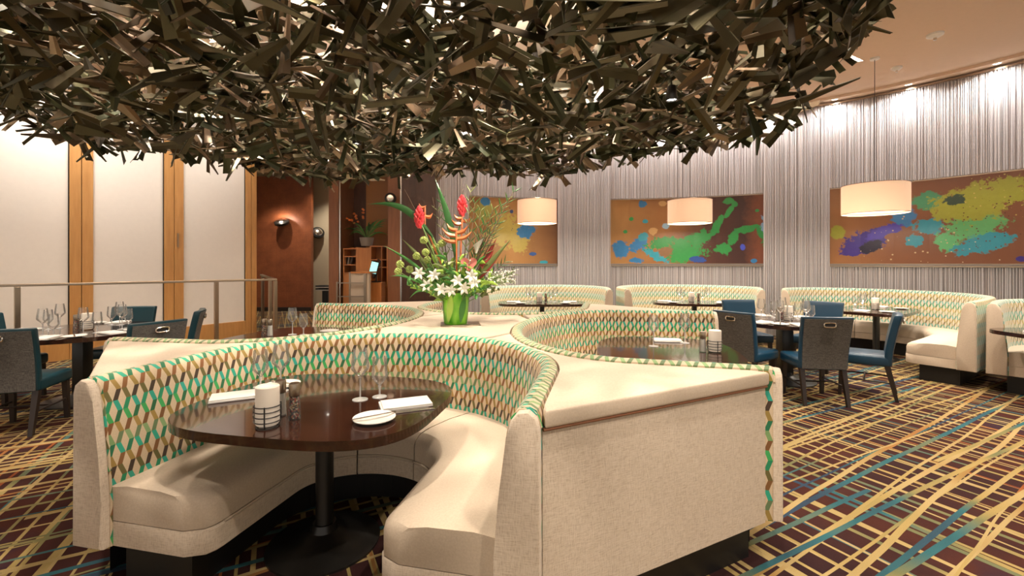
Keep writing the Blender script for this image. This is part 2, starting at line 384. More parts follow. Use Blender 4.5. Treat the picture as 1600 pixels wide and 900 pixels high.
def sweep(name, path, prof, mat, parent, nrm=None, smooth=True, er=(0, 0), caps=True, u0=0.):
    """prof = closed loop of (offset, z); offset + is away from the sitter"""
    nr = nrm or normals(path); n = len(prof); V = []; UV = {}; F = []; s = u0; S_ = []
    tot = sum((b - a).length for a, b in zip(path, path[1:])); run = 0
    pv = [0]
    for a, b in zip(prof, prof[1:] + prof[:1]): pv.append(pv[-1] + sqrt((a[0] - b[0]) ** 2 + (a[1] - b[1]) ** 2))
    for i, p in enumerate(path):
        if i: run += (p - path[i - 1]).length
        S_.append(u0 + run); red = 0
        for tt, on in ((run, er[0]), (tot - run, er[1])):
            if on and tt < on: red = max(red, on - sqrt(max(0, on ** 2 - (on - tt) ** 2)))
        for (o, z) in prof:
            oo = o + (red if o < -.25 else 0); q = p + nr[i] * oo; V.append((q.x, q.y, z))
    for i in range(len(path) - 1):
        for k in range(n):
            k2 = (k + 1) % n; UV[len(F)] = [(S_[i], pv[k]), (S_[i + 1], pv[k]), (S_[i + 1], pv[k + 1]), (S_[i], pv[k + 1])]
            F.append((i * n + k, (i + 1) * n + k, (i + 1) * n + k2, i * n + k2))
    if caps:
        UV[len(F)] = [prof[k] for k in range(n)]; F.append(tuple(range(n)))
        e = (len(path) - 1) * n; UV[len(F)] = [prof[k] for k in range(n)][::-1]; F.append(tuple(e + k for k in range(n))[::-1])
    me = bpy.data.meshes.new(name); me.from_pydata(V, [], F); l = me.uv_layers.new(name='UVMap'); k = 0
    for p in me.polygons:
        for j, li in enumerate(p.loop_indices): l.data[li].uv = UV[p.index][j]
    if smooth:
        for p in me.polygons: p.use_smooth = True
        me.set_sharp_from_angle(angle=R(38))
    return link(name, me, mat, parent)

# ------------------------------------------------------------------ structure
bm = B(); box(bm, (0, 6, -.05), (30, 24, .1)); tag(bmobj('floor', bm, 'carpet'), 'dark carpet with crossing gold, teal and rust lines', 'carpet', kind='structure')
bm = B(); box(bm, (0, 6, 4.55), (30, 24, .1)); tag(bmobj('ceiling', bm, 'ceiling'), 'plain tan plaster ceiling', 'ceiling', kind='structure')
CX, CY_, CR = 1.8, 3.0, 6.95
def arc(a, r=CR): return Vector((CX + r * cos(a), CY_ + r * sin(a)))
def ang(x, y): return atan2(y - CY_, x - CX)
A0 = ang(-1.5, 9.12); A1 = -.22
def arcstrip(name, a0, a1, r0, r1, z0, z1, mat, parent=None, step=.06):
    n = max(2, int(abs(a1 - a0) / step)); V = []; UV = []; F = []
    for i in range(n + 1):
        a = a0 + (a1 - a0) * i / n; u = abs(a - a0) * r0
        for r, z in ((r0, z0), (r0, z1), (r1, z1), (r1, z0)):
            p = arc(a, r); V.append((p.x, p.y, z)); UV.append((u, z - z0))
    for i in range(n):
        for k in range(4): F.append((i * 4 + k, i * 4 + (k + 1) % 4, i * 4 + 4 + (k + 1) % 4, i * 4 + 4 + k))
    F += [(3, 2, 1, 0), tuple(n * 4 + k for k in range(4))]
    return mesh(name, V, F, mat, parent, uv=UV)
wb = arcstrip('wall_back', A0, A1, CR, CR + .15, 0, 4.5, 'bronze_mirror'); tag(wb, 'curved bronze mirrored wall behind the chain curtains', 'wall', kind='structure')
tr = arcstrip('trim_1', A0, A1, CR - .42, CR - .36, 4.455, 4.5, 'ceiling'); tag(tr, 'curved ceiling lip hiding the wall downlights', 'trim', kind='structure')
# art panels (a0 > a1: left to right)
ARTS = [((-.91, 9.33), (.99, 9.9), 'art_gold', 'gold wall art panel with yellow and blue paint blots behind the flowers'),
        ((2.17, 10), (5.19, 9.25), 'art_green', 'brown wall art panel with green and blue paint splashes'),
        ((5.88, 8.3), (8.25, 5.6), 'art_splash', 'brown wall art panel with purple, cyan and lime paint splash')]
spans = []
for p0, p1, mt, lb in ARTS:
    a0, a1 = ang(*p0), ang(*p1); spans.append((a0, a1))
    t = thing('wall_art', lb, 'wall art', (arc((a0 + a1) / 2).x, arc((a0 + a1) / 2).y, 1.45))
    arcstrip('printed_panel', a0, a1, CR - .05, CR - .012, 1.46, 2.86, mt, t)
    for z in (1.445, 2.86): arcstrip('edge_rail', a0, a1, CR - .058, CR - .012, z, z + .015, 'steel', t)
# chain curtains: columns of strands between, above and below the art
def curtain(a0, a1, z0, z1, label, r=CR - .09, sp=.020):
    n = max(2, int(abs(a0 - a1) * r / sp)); V = []; F = []
    for i in range(n):
        for lay in (0, 1):
            a = a0 + (a1 - a0) * (i + random.uniform(.1, .9)) / n; rr = r + lay * .03 + random.uniform(-.006, .006); wd = random.uniform(.004, .0065); p = arc(a, rr)
            k = len(V); t = Vector((-sin(a), cos(a))); nn = Vector((cos(a), sin(a)))
            for z in (z0 + random.uniform(0, .012), z1):
                for q in (t * wd, nn * wd * .7, -t * wd, -nn * wd * .7): V.append((p.x + q.x, p.y + q.y, z))
            F += [(k + j, k + (j + 1) % 4, k + 4 + (j + 1) % 4, k + 4 + j) for j in range(4)] + [(k + 3, k + 2, k + 1, k), (k + 4, k + 5, k + 6, k + 7)]
    mid = arc((a0 + a1) / 2, r); t = thing('chain_curtain', label, 'curtain', (mid.x, mid.y, z0))
    o = mesh('chain_strands', V, F, 'chain', t); o['kind'] = 'stuff'
    arcstrip('hanging_rail', a0, a1, r - .02, r + .045, z1 - .03, z1, 'steel', t)
names = ['gold art', 'green art', 'purple and lime art']
edges = [A0] + [x for s in spans for x in s] + [A1]
cl = ['silver chain curtain beside the dark brown entry wall', 'silver chain curtain column between gold art and green art', 'silver chain curtain column between green art and purple splash art', None]
for k in range(3): curtain(edges[2 * k], edges[2 * k + 1], .02, 4.47, cl[k], r=CR - .12, sp=.018)
for k, (a0, a1) in enumerate(spans):
    curtain(a0, a1, 2.88, 4.47, 'silver chain curtain hanging from ceiling above the ' + names[k]); curtain(a0, a1, .02, 1.43, 'short silver chain curtain below the ' + names[k], sp=.028)
# wall washing downlights in the ceiling slot
for k in range(15):
    a = A0 - .02 + (A1 - A0) * (k + .5) / 15; p = arc(a, CR - .27); q = arc(a, CR - .05)
    t = thing('recessed_downlight', 'small recessed downlight in the slot above the chain curtains', 'downlight', (p.x, p.y, 4.5), 0, 'downlights washing the chain wall')
    bm = B(); lathe(bm, [(.045, 0), (.06, 0), (.06, -.02), (.045, -.02), (.045, 0)], 16); bmobj('trim_ring', bm, 'white', t, world=False)
    bm = B(); lathe(bm, [(0, -.004), (.044, -.004), (.044, -.001), (0, -.001)], 16); bmobj('lens', bm, 'lamp_face', t, world=False)
    spot((p.x, p.y, 4.45), (q.x, q.y, 3.2), 85, 155, 1., NEUT, .04)

# left wall with frosted panels
WL0 = Vector((-7.35, 5.95)); WL1 = Vector((-5.22, 9.1)); wdir = (WL1 - WL0).normalized(); wn = Vector((wdir.y, -wdir.x)); wlen = (WL1 - WL0).length; wrz = atan2(wdir.y, wdir.x)
WLa = WL0 - wdir * 3.0
wl = thing('wall_left', 'left wall of frosted white panels between oak posts', 'wall', (WL0.x, WL0.y, 0)); wl['kind'] = 'structure'
def on_wl(px): # distance along the wall seen at photo column px
    k = (px - 800) / 700; return (k * WL0.y - WL0.x) / (wdir.x - k * wdir.y)
def wlbox(name, s0, s1, z0, z1, d0, d1, mat, parent, bev=0):
    c = WL0 + wdir * (s0 + s1) / 2 + wn * (d0 + d1) / 2; bm = B(); box(bm, (c.x, c.y, (z0 + z1) / 2), (s1 - s0, d1 - d0, z1 - z0), wrz, bev); return bmobj(name, bm, mat, parent)
wlbox('backing', -3, wlen, 0, 4.5, -.2, -.06, 'cream_wall', wl)
cols = [(-300, -255), (108, 145), (256, 286), (383, 400)]
ss = [(on_wl(a), on_wl(b)) for a, b in cols]; ss[0] = (-2.0, -1.75)
ss[0] = (ss[1][0] - 2 * (ss[2][0] - ss[1][0]) + .2, ss[1][0] - 2 * (ss[2][0] - ss[1][0]) + .5)
for s0, s1 in ss:
    mid = (s0 + s1) / 2
    wlbox('oak_post', s0, mid - .004, .0, 4.5, -.06, .03, 'oak', wl, .004); wlbox('oak_post', mid + .004, s1, .0, 4.5, -.06, .03, 'oak', wl, .004)
for (a0, a1), (b0, b1) in zip(ss, ss[1:]):
    wlbox('frosted_panel', a1, b0, .32, 4.5, -.06, -.01, 'frosted', wl); wlbox('oak_sill', a1, b0, .0, .32, -.06, .02, 'oak', wl, .004)
    wlbox('door_gasket', b0 - .012, b0, .32, 4.5, -.012, .0, 'black', wl)
for s0, s1 in ss[2:3]: wlbox('latch', s1 - .10, s1 - .08, 1.75, 2.0, .03, .045, 'steel', wl)
for k, px in enumerate((20, 75, 200, 335)):  # spots added without fixtures to brighten the frosted panels
    p = WL0 + wdir * on_wl(px) + wn * .8
    spot((p.x, p.y, 4.45), (p.x - wn.x * .8, p.y - wn.y * .8, 2.0), 125, 115, 1., NEUT, .15)

# entry: corridor, leather wall, dark panels
def wbox(name, x0, x1, y0, y1, z0, z1, mat, parent=None, bev=0):
    bm = B(); box(bm, ((x0 + x1) / 2, (y0 + y1) / 2, (z0 + z1) / 2), (x1 - x0, y1 - y0, z1 - z0), 0, bev); return bmobj(name, bm, mat, parent)
we = thing('wall_entry', 'brown leather covered wall at the end of the entry corridor', 'wall', (-7, 13.8, 0)); we['kind'] = 'structure'
wbox('leather_panel', -7.85, -6.14, 13.7, 13.85, 0, 4.12, 'leather_wall', we)
wbox('cream_band', -9.0, -3.0, 14.3, 14.4, 0, 4.5, 'cream_wall', we)
wbox('soffit', -9.0, -4.2, 13.5, 13.9, 4.2, 4.5, 'cream_wall', we)
wbox('baseboard', -7.85, -6.14, 13.67, 13.7, 0, .12, 'espresso', we)
tag(wbox('wall_corridor', -9.2, -9.0, 9, 14.4, 0, 4.5, 'cream_wall'), 'cream side wall of the entry corridor', 'wall', kind='structure')
wd = thing('wall_panelled', 'dark panelled wall with reddish wood columns behind the host desk', 'wall', (-3, 10, 0)); wd['kind'] = 'structure'
def colx(px, d): return (px - 800) / 700 * d
wbox('wood_column', colx(515, 10), colx(530.5, 10), 9.95, 10.9, 0, 4.5, 'red_wood', wd); wbox('metal_edge', colx(530.5, 9.95), colx(532, 9.95), 9.94, 9.97, 0, 4.5, 'chrome', wd)
wbox('wood_column', colx(607, 9.7), colx(626, 9.7), 9.65, 10.7, 0, 4.5, 'red_wood', wd); wbox('metal_edge', colx(626, 9.65), colx(627.5, 9.65), 9.63, 9.66, 0, 4.5, 'chrome', wd)
wbox('dark_recess', colx(525, 10.9), colx(573, 10.9), 10.9, 11.0, 0, 4.5, 'dark_panel', wd)
wbox('amber_panel', colx(573, 10.9), colx(612, 10.9), 10.85, 10.95, 0, 4.5, 'amber_panel', wd)
wbox('dark_panel', colx(627.5, 9.6), -1.95, 9.6, 9.7, 0, 4.5, 'dark_panel', wd); wbox('dark_panel', -1.95, -1.42, 9.35, 9.7, 0, 4.5, 'dark_panel', wd)

# ------------------------------------------------------------------ the island of four booths
IC = Vector((-.46, 3.97)); IRZ = -R(12.2)
def W2(x, y): return Vector((IC.x + x * cos(IRZ) - y * sin(IRZ), IC.y + x * sin(IRZ) + y * cos(IRZ)))
def u_path(half, y_end, y_str, y_back, flare=0, n=40):
    pts = [Vector((-half - flare, y_end))]
    for i in range(n + 1):
        t = pi - pi * i / n; pts.append(Vector((half * cos(t), y_str + (y_back - y_str) * sin(t))))
    pts.append(Vector((half + flare, y_end))); return pts
P_front = u_path(1.0, -2.2, -1.62, -.72)
P_back = [-p for p in P_front]
side = u_path(1.28, -2.08, -1.45, -.55, .03)
P_right = [Vector((-p.y, p.x)) for p in side]                     # opens to +x, near end first
P_left = [Vector((p.y, -p.x)) for p in side]                      # opens to -x, far end first
P_right[-1] = Vector((2.37, 1.37)); P_left[0] = Vector((-2.37, 1.37))
TOPZ = .955
BACK = lambda h: [(-.098, .20), (-.098, .42), (-.080, .62), (-.055, h - .06), (-.042, h - .025), (-.018, h - .003), (.012, h), (.038, h - .012), (.05, h - .045), (.05, .20)]
SEAT = [(-.075, .318), (-.075, .462), (-.30, .478), (-.48, .474), (-.555, .462), (-.592, .435), (-.602, .40), (-.602, .322), (-.598, .318)]
SKIRT = [(-.075, .205), (-.075, .314), (-.60, .314), (-.609, .305), (-.609, .212), (-.602, .205)]
KICK = [(-.10, 0), (-.10, .205), (-.47, .205), (-.47, 0)]
def booth(path, label, h, fabric, seams=(.40, .60), linen='linen', group=None, name='banquette_booth', wid=1.):
    path = resample([Vector((p.x, p.y, 0)) for p in path], .035); path = [Vector((p.x, p.y)) for p in path]; n = len(path)
    c = sum(path, Vector((0, 0))) / n; t = thing(name, label, 'booth', (c.x, c.y, 0), 0, group)
    nr = normals(path)
    br = sweep('backrest', path, BACK(h), fabric, t, nr)
    # end caps
    for e, sg in ((0, -1), (n - 1, 1)):
        tg = (path[min(e + 1, n - 1)] - path[max(e - 1, 0)]).normalized() * sg; nn = nr[e]
        prof = [(-.112, .205), (-.112, .42), (-.096, .62), (-.066, h - .10), (-.052, h - .045), (-.025, h - .012), (.012, h - .006), (.042, h - .03), (.052, h - .07), (.056, .205)]
        bm = B(); t2 = bmesh.new()
        lo = [t2.verts.new((*(path[e] + nn * o), z)) for o, z in prof]; hi = [t2.verts.new((*(path[e] + nn * o + tg * .045), z)) for o, z in prof]
        t2.faces.new(lo[::-1]); f = t2.faces.new(hi)
        for i in range(len(prof)): t2.faces.new((lo[i], lo[(i + 1) % len(prof)], hi[(i + 1) % len(prof)], hi[i]))
        bmesh.ops.bevel(t2, geom=list(f.edges), offset=.012, segments=2, profile=.5, affect='EDGES'); merge(bm, t2)
        cap = bmobj('end_cap', bm, linen, t, True)
        bm = B(); tube(bm, [(*(path[e] + nn * (o * 1.02) + tg * .004), z) for o, z in prof[:-1]], .006, 6); pg = bmobj('piping', bm, fabric, cap, True); ul = pg.data.uv_layers.new(name='UVMap')
        for lp in pg.data.loops: co = pg.data.vertices[lp.vertex_index].co; ul.data[lp.index].uv = (co.x + co.y, co.z)
    cuts = [0] + [int(n * s) for s in seams] + [n - 1]
    for k in range(len(cuts) - 1):
        i0, i1 = cuts[k], cuts[k + 1]; sub = path[i0:i1 + 1]; sn = nr[i0:i1 + 1]
        # small gap at seams
        sub = [p.copy() for p in sub]
        if k: sub[0] = sub[0].lerp(sub[1], .12)
        if k < len(cuts) - 2: sub[-1] = sub[-1].lerp(sub[-2], .12)
        er = (.10 if k == 0 else 0, .10 if k == len(cuts) - 2 else 0)
        cu = sweep('seat_cushion', sub, SEAT, 'linen_smooth' if linen == 'linen' else linen, t, sn, er=er)
        sk = sweep('seat_skirt', sub, SKIRT, linen, t, sn, er=er)
        bm = B(); i_a = 3 if er[0] else 0; i_b = len(sub) - 3 if er[1] else len(sub)
        tube(bm, [(*(p + q * -.607), .316) for p, q in zip(sub[i_a:i_b], sn[i_a:i_b])], .006, 6); bmobj('piping', bm, 'linen_smooth', cu, True)
    sweep('toe_kick', path[2:-2], KICK, 'black', t, nr[2:-2], False)
    return t, path
loc2w = lambda P: [W2(p.x, p.y) for p in P]
booth(loc2w(P_front), 'nearest curved booth with green diamond print back and cream seat', TOPZ, 'diamond_green')
booth(loc2w(P_right), 'curved green diamond print booth opening towards the blue chairs at right', TOPZ, 'diamond_green')
booth(loc2w(P_left), 'curved green diamond print booth opening towards the left round table', TOPZ, 'diamond_green')
booth(loc2w(P_back), 'curved green diamond print booth behind the flowers, back of the island', TOPZ, 'diamond_green')
# dividers between booths + centre top
def cutpath(P, cond): return [p for p in P if cond(p)]
def outer(P):
    q = resample([Vector((p.x, p.y, 0)) for p in P], .05); q = [Vector((p.x, p.y)) for p in q]; return off(q, .052)
oF, oR, oL, oB = outer(P_front), outer(P_right), outer(P_left), outer(P_back)
CUT = .42
def divider(A, Bp, label):
    """A: path points from outer end inwards; Bp: from inner to outer end"""
    poly = [W2(p.x, p.y) for p in A + Bp]; poly[0] = poly[0].lerp(poly[1], .7); poly[-1] = poly[-1].lerp(poly[-2], .7); e0 = poly[-1]; e1 = poly[0]; c = sum(poly, Vector((0, 0))) / len(poly); dr = ((e0 + e1) / 2 - c).normalized()
    t = thing('booth_divider', label, 'divider', (c.x, c.y, 0))
    bm = B(); prism(bm, [tuple(p) for p in poly], .19, .862, 0); bmobj('body', bm, 'linen', t)
    # top cushion, overhanging the end panel slightly
    pol2 = [tuple(p) for p in poly]; pol2[0] = tuple(e1 + dr * .018); pol2[-1] = tuple(e0 + dr * .018)
    bm = B(); prism(bm, pol2, .868, TOPZ - .018, .014, 3); bmobj('top_cushion', bm, 'linen_smooth', t, True)
    bm = B(); tube(bm, [(*(e1 + dr * .006), .864), (*(e0 + dr * .006), .864)], .007, 6); bmobj('seam_trim', bm, 'trim_brown', t)
    k0 = e1.lerp(e0, .07) - dr * .06; k1 = e0.lerp(e1, .03) - dr * .06; m0 = c.lerp(k0, .2); m1 = c.lerp(k1, .2)
    bm = B(); prism(bm, [tuple(k0), tuple(k1), tuple(m1), tuple(m0)], 0, .19); bmobj('toe_kick', bm, 'black', t)
fx = lambda P, c: [p for p in P if c(p)]
# front-right
A_ = fx(oF, lambda p: p.x >= CUT)[::-1]; B_ = fx(oR, lambda p: p.y <= -CUT)[::-1]
divider(A_, B_, 'cream wedge divider with broad fabric end panel at right of nearest booth')
A_ = fx(oL, lambda p: p.y <= -CUT)[::-1]; B_ = fx(oF, lambda p: p.x <= -CUT)[::-1]
divider(A_, B_, 'cream wedge divider at left of nearest booth, beside left round table')
A_ = fx(oB, lambda p: p.x <= -CUT)[::-1]; B_ = fx(oL, lambda p: p.y >= CUT)[::-1]
divider(A_, B_, 'cream wedge divider behind the left booth, towards the host desk')
A_ = fx(oR, lambda p: p.y >= CUT)[::-1]; B_ = fx(oB, lambda p: p.x >= CUT)[::-1]
divider(A_, B_, 'cream wedge divider behind the right booth, towards the chain wall')
mid = lambda P, k: [p for p in P if abs(p[k]) < CUT]
cen = mid(oF, 0)[::-1] + mid(oL, 1)[::-1] + mid(oB, 0)[::-1] + mid(oR, 1)[::-1]
t = thing('island_top', 'cream padded centre top of the booth island under the flowers', 'ledge', (IC.x, IC.y, 0))
bm = B(); prism(bm, [tuple(W2(p.x, p.y)) for p in cen], .868, TOPZ - .018, .014, 3); bmobj('top_cushion', bm, 'linen_smooth', t, True)
bm = B(); prism(bm, [tuple(W2(p.x * .97, p.y * .97)) for p in cen], 0, .866); bmobj('plinth', bm, 'linen', t)

# wall banquettes
WB = [([(-.45, 7.35), (-.5, 8.2), (-.1, 8.98), (.7, 9.32), (1.4, 9.15), (1.75, 8.5), (1.70, 7.8)], 'pale banquette against chain wall under the gold art'),
      ([(2.02, 7.85), (2.05, 8.6), (2.55, 9.28), (3.4, 9.42), (4.15, 9.12), (4.6, 8.5), (4.32, 7.75)], 'pale banquette against chain wall under the green art'),
      ([(4.72, 7.75), (5.0, 8.15), (5.55, 8.3), (6.15, 8.02), (6.6, 7.45), (6.78, 6.8), (6.55, 6.15), (6.0, 5.68), (5.36, 5.24)], 'long pale banquette under purple splash art, beside the blue chairs'),
      ([(5.5, 5.12), (6.1, 5.55), (6.75, 5.6), (7.25, 5.2), (7.35, 4.6), (7.1, 4.0)], 'pale banquette cut off by the right edge of the picture')]
for P, lb in WB: booth(catmull(P), lb, 1.02, 'diamond_pale', (.33, .66), 'linen_smooth')

# ------------------------------------------------------------------ tables
def rrect(a, b, n_=2.8, seg=56):
    out = []
    for k in range(seg):
        t = 2 * pi * k / seg; c, s = cos(t), sin(t); out.append((a * (abs(c) ** (2 / n_)) * (1 if c >= 0 else -1), b * (abs(s) ** (2 / n_)) * (1 if s >= 0 else -1)))
    return out
def table(name, outline, loc, rz, label, z=.75, thick=.042, col=.045, base=.28, cat='table', square=False):
    t = thing(name, label, cat, (loc[0], loc[1], 0), rz)
    bm = B(); prism(bm, outline, z - thick, z, .006, 2); bmobj('table_top', bm, 'table_wood', t, True, world=False)
    bm = B()
    if square: box(bm, (0, 0, (z - thick + .04) / 2), (col * 2, col * 2, z - thick - .04), 0, .006)
    else: lathe(bm, [(col + .01, .05), (col, .08), (col, z - thick)], 24)
    bmobj('column', bm, 'black_metal', t, True, world=False)
    bm = B(); lathe(bm, [(0, 0), (base, 0), (base, .012), (base * .86, .026), (base * .45, .045), (col + .025, .075), (col + .012, .11), (0, .11)], 40); bmobj('foot', bm, 'black_metal', t, True, world=False)
    bm = B(); lathe(bm, [(0, z - thick - .012), (.16, z - thick - .012), (.16, z - thick), (0, z - thick)], 24); bmobj('mount_plate', bm, 'black_metal', t, world=False)
    return t
TF = W2(-.175, -1.685)
table('booth_table', rrect(.63, .515, 3.4), TF, IRZ + R(1), 'dark wood booth table with rounded corners in the nearest booth')
TR = W2(1.75, .12); table('booth_table', rrect(.56, .66, 2.9), TR, IRZ, 'dark wood booth table in the right island booth, partly behind the divider')
TLb = W2(-1.75, .05); table('booth_table', rrect(.56, .66, 2.9), TLb, IRZ, 'dark wood booth table in the left island booth, behind the patterned rim')
T1 = Vector((.55, 8.2)); T2 = Vector((3.36, 8.25)); T3 = Vector((5.65, 6.95)); T4 = Vector((5.95, 4.55))
table('banquette_table', rrect(.80, .42, 4), T1, R(0), 'dark wood table before the banquette under the gold art')
table('banquette_table', rrect(.74, .42, 4), T2, R(-12), 'dark wood table before the banquette under the green art')
table('banquette_table', rrect(.72, .45, 5), T3, R(38), 'dark wood table at the long banquette under purple splash art')
table('banquette_table', rrect(.78, .45, 5), T4, R(0), 'dark wood table at the banquette cut off by the right edge')
circ = lambda r, n=56: [(r * cos(2 * pi * k / n), r * sin(2 * pi * k / n)) for k in range(n)]
RT = Vector((3.42, 5.62)); table('round_table', circ(.62), RT, 0, 'round dark dining table with blue chairs, at right of the island', col=.07, base=.34, square=True)
LT = Vector((-4.62, 4.82)); table('round_table', circ(.72), LT, 0, 'round dark dining table before the frosted panels at left', col=.06, base=.34, square=True)

# ------------------------------------------------------------------ chairs
def make_chair(leather):
    t = thing('dining_chair', 'x', 'chair')
    # seat
    bm = B(); box(bm, (0, .015, .415), (.465, .47, .115), 0, .03, seg=3); bmobj('seat', bm, leather, t, True, world=False)
    # backrest: curved slab swept upwards
    def slab(w0, w1, d0, d1, z0, z1, n=10, mcol=9, th=True):
        bm = B(); rows = []
        for side_ in (0, 1):
            g = []
            for i in range(n + 1):
                f = i / n; z = z0 + (z1 - z0) * f; wd_ = w0 + (w1 - w0) * f; yc = -.20 - .085 * f ** 1.6; r_ = []
                for j in range(mcol):
                    x = wd_ * (j / (mcol - 1) - .5); bow = -.02 * (1 - (2 * x / wd_) ** 2) * f
                    r_.append(bm.verts.new((x, yc + bow + (d0 if side_ == 0 else d1), z)))
                g.append(r_)
            rows.append(g)
        for i in range(n):
            for j in range(mcol - 1):
                bm.faces.new((rows[0][i][j], rows[0][i][j + 1], rows[0][i + 1][j + 1], rows[0][i + 1][j])); bm.faces.new((rows[1][i][j], rows[1][i + 1][j], rows[1][i + 1][j + 1], rows[1][i][j + 1]))
        for i in range(n):
            for j in (0, mcol - 1): bm.faces.new((rows[0][i][j], rows[0][i + 1][j], rows[1][i + 1][j], rows[1][i][j]))
        for j in range(mcol - 1):
            for i in (0, n): bm.faces.new((rows[0][i][j], rows[0][i][j + 1], rows[1][i][j + 1], rows[1][i][j]))
        bmesh.ops.recalc_face_normals(bm, faces=bm.faces); return bm
    bm = slab(.455, .485, .035, -.03, .37, .92)
    ed = [e for e in bm.edges if len(e.link_faces) == 2 and e.calc_face_angle(0) > 1.0]
    bmesh.ops.bevel(bm, geom=ed, offset=.014, segments=2, profile=.5, affect='EDGES'); bmobj('backrest', bm, leather, t, True, world=False)
    bm = slab(.425, .455, -.028, -.036, .375, .90); bp = bmobj('back_panel', bm, 'charcoal', t, True, world=False)
    bm = B(); pts = [(.055 * (abs(cos(a)) ** .5) * (1 if cos(a) > 0 else -1), -.336, .842 + .022 * (abs(sin(a)) ** .5) * (1 if sin(a) > 0 else -1)) for a in [2 * pi * k / 24 for k in range(24)]]
    tube(bm, pts, .007, 6, True); bmobj('handle_ring', bm, 'chrome', bp, True, world=False)
    bm = B(); box(bm, (0, -.330, .842), (.10, .006, .036)); bmobj('handle_slot', bm, 'black', bp, world=False)
    for sx in (-1, 1):
        bm = B(); prism4(bm, (sx * .195, .20, .365), (sx * .20, .215, 0), .022, .016); bmobj('leg', bm, 'espresso', t, world=False)
        bm = B(); prism4(bm, (sx * .20, -.19, .375), (sx * .205, -.275, 0), .023, .016); bmobj('leg', bm, 'espresso', t, world=False)
        bm = B(); tube(bm, [(sx * .20, .205, .19), (sx * .203, -.235, .19)], .009, 6); bmobj('stretcher', bm, 'espresso', t, world=False)
    bm = B(); tube(bm, [(-.20, 0, .19), (.20, 0, .19)], .009, 6); bmobj('stretcher', bm, 'espresso', t, world=False)
    return t
def prism4(bm, a, b, ra, rb):
    va = [bm.verts.new((a[0] + sx * ra, a[1] + sy * ra, a[2])) for sx, sy in ((-1, -1), (1, -1), (1, 1), (-1, 1))]
    vb = [bm.verts.new((b[0] + sx * rb, b[1] + sy * rb, b[2])) for sx, sy in ((-1, -1), (1, -1), (1, 1), (-1, 1))]
    bm.faces.new(va[::-1]); bm.faces.new(vb)
    for k in range(4): bm.faces.new((va[k], va[(k + 1) % 4], vb[(k + 1) % 4], vb[k]))
ch_b = make_chair('blue_leather'); ch_g = make_chair('green_leather'); first = {'b': True, 'g': True}
def chair(kind, x, y, face, label, group):
    src = ch_b if kind == 'b' else ch_g
    o = src if first[kind] else copy_tree(src); first[kind] = False
    o.location = (x, y, 0); o.rotation_euler = (0, 0, face); o['label'] = label; o['group'] = group
def facing(x, y, c, tw=0): return atan2(c.y - y, c.x - x) - pi / 2 + R(tw)
G = 'blue chairs at the right round table'
for x, y, tw, lb in [(3.26, 4.86, 4, 'blue dining chair nearest the camera at right table, charcoal back facing us'),
                     (2.76, 5.25, 2, 'blue dining chair at left of right table, charcoal back turned to the island'),
                     (3.98, 5.06, 6, 'blue dining chair seen from the side at right of the right table'),
                     (4.22, 6.22, 0, 'blue dining chair beyond right table, its blue front facing us'),
                     (3.40, 6.45, 0, 'blue dining chair mostly hidden behind glasses of the right table')]:
    chair('b', x, y, facing(x, y, RT, tw), lb, G)
G = 'dark teal chairs at the left round table'
for x, y, tw, lb in [(-4.36, 4.0, 0, 'teal dining chair cut by left edge, charcoal back facing us'),
                     (-3.60, 4.36, 0, 'teal dining chair at left table with its back towards the island divider'),
                     (-3.95, 5.18, 0, 'teal dining chair seen from the side at right of left table'),
                     (-4.74, 5.42, 0, 'teal dining chair beyond left table before the frosted panel'),
                     (-5.42, 4.78, 0, 'teal dining chair at the far left of left table')]:
    chair('g', x, y, facing(x, y, LT, tw), lb, G)

# ------------------------------------------------------------------ tableware
def lat(name, prof, mat, parent, seg=20, smooth=True):
    bm = B(); lathe(bm, prof, seg); return bmobj(name, bm, mat, parent, smooth, world=False)
def proto_wine(h=.27):
    t = thing('wine_glass', 'x', 'glass'); k = h / .27
    lat('foot', [(0, .0), (.040, .0), (.040, .003), (.012, .007), (.0045, .014)], 'glass_solid', t)
    lat('stem', [(.0045, .014), (.004, .06 * k), (.005, .112 * k), (.009, .118 * k)], 'glass_solid', t, 12)
    lat('bowl', [(.0, .118 * k), (.009, .121 * k), (.044, .160 * k), (.047, .172 * k), (.043, .21 * k), (.035, .27 * k)], 'glass', t)
    return t
def proto_water():
    t = thing('water_glass', 'x', 'glass')
    lat('foot', [(0, .0), (.038, .0), (.038, .003), (.012, .007), (.005, .014)], 'glass_solid', t)
    lat('stem', [(.005, .014), (.0048, .045), (.009, .060)], 'glass_solid', t, 12)
    lat('bowl', [(.0, .060), (.009, .063), (.041, .105), (.043, .118), (.040, .16), (.036, .215)], 'glass', t)
    return t
def proto_candle():
    t = thing('candle_holder', 'x', 'candle holder')
    lat('glass_cup', [(0, .012), (.042, .012), (.048, .02), (.048, .178), (.044, .182), (.040, .176), (0, .174)], 'candle', t, 28)
    fr = None
    bm = B(); ring = lambda z, r: tube(bm, [(r * cos(2 * pi * k / 28), r * sin(2 * pi * k / 28), z) for k in range(28)], .0025, 6, True)
    ring(.004, .045); fr = bmobj('base_ring', bm, 'black_metal', t, world=False)
    for z in (.03, .052, .074, .096): bm = B(); ring(z, .054); bmobj('wire_ring', bm, 'black_metal', t, world=False)
    for k in range(3):
        a = 2 * pi * k / 3 + .5; bm = B(); tube(bm, [(.045 * cos(a), .045 * sin(a), .003), (.055 * cos(a), .055 * sin(a), .02), (.055 * cos(a), .055 * sin(a), .10)], .003, 6); bmobj('wire_upright', bm, 'black_metal', t, world=False)
    return t
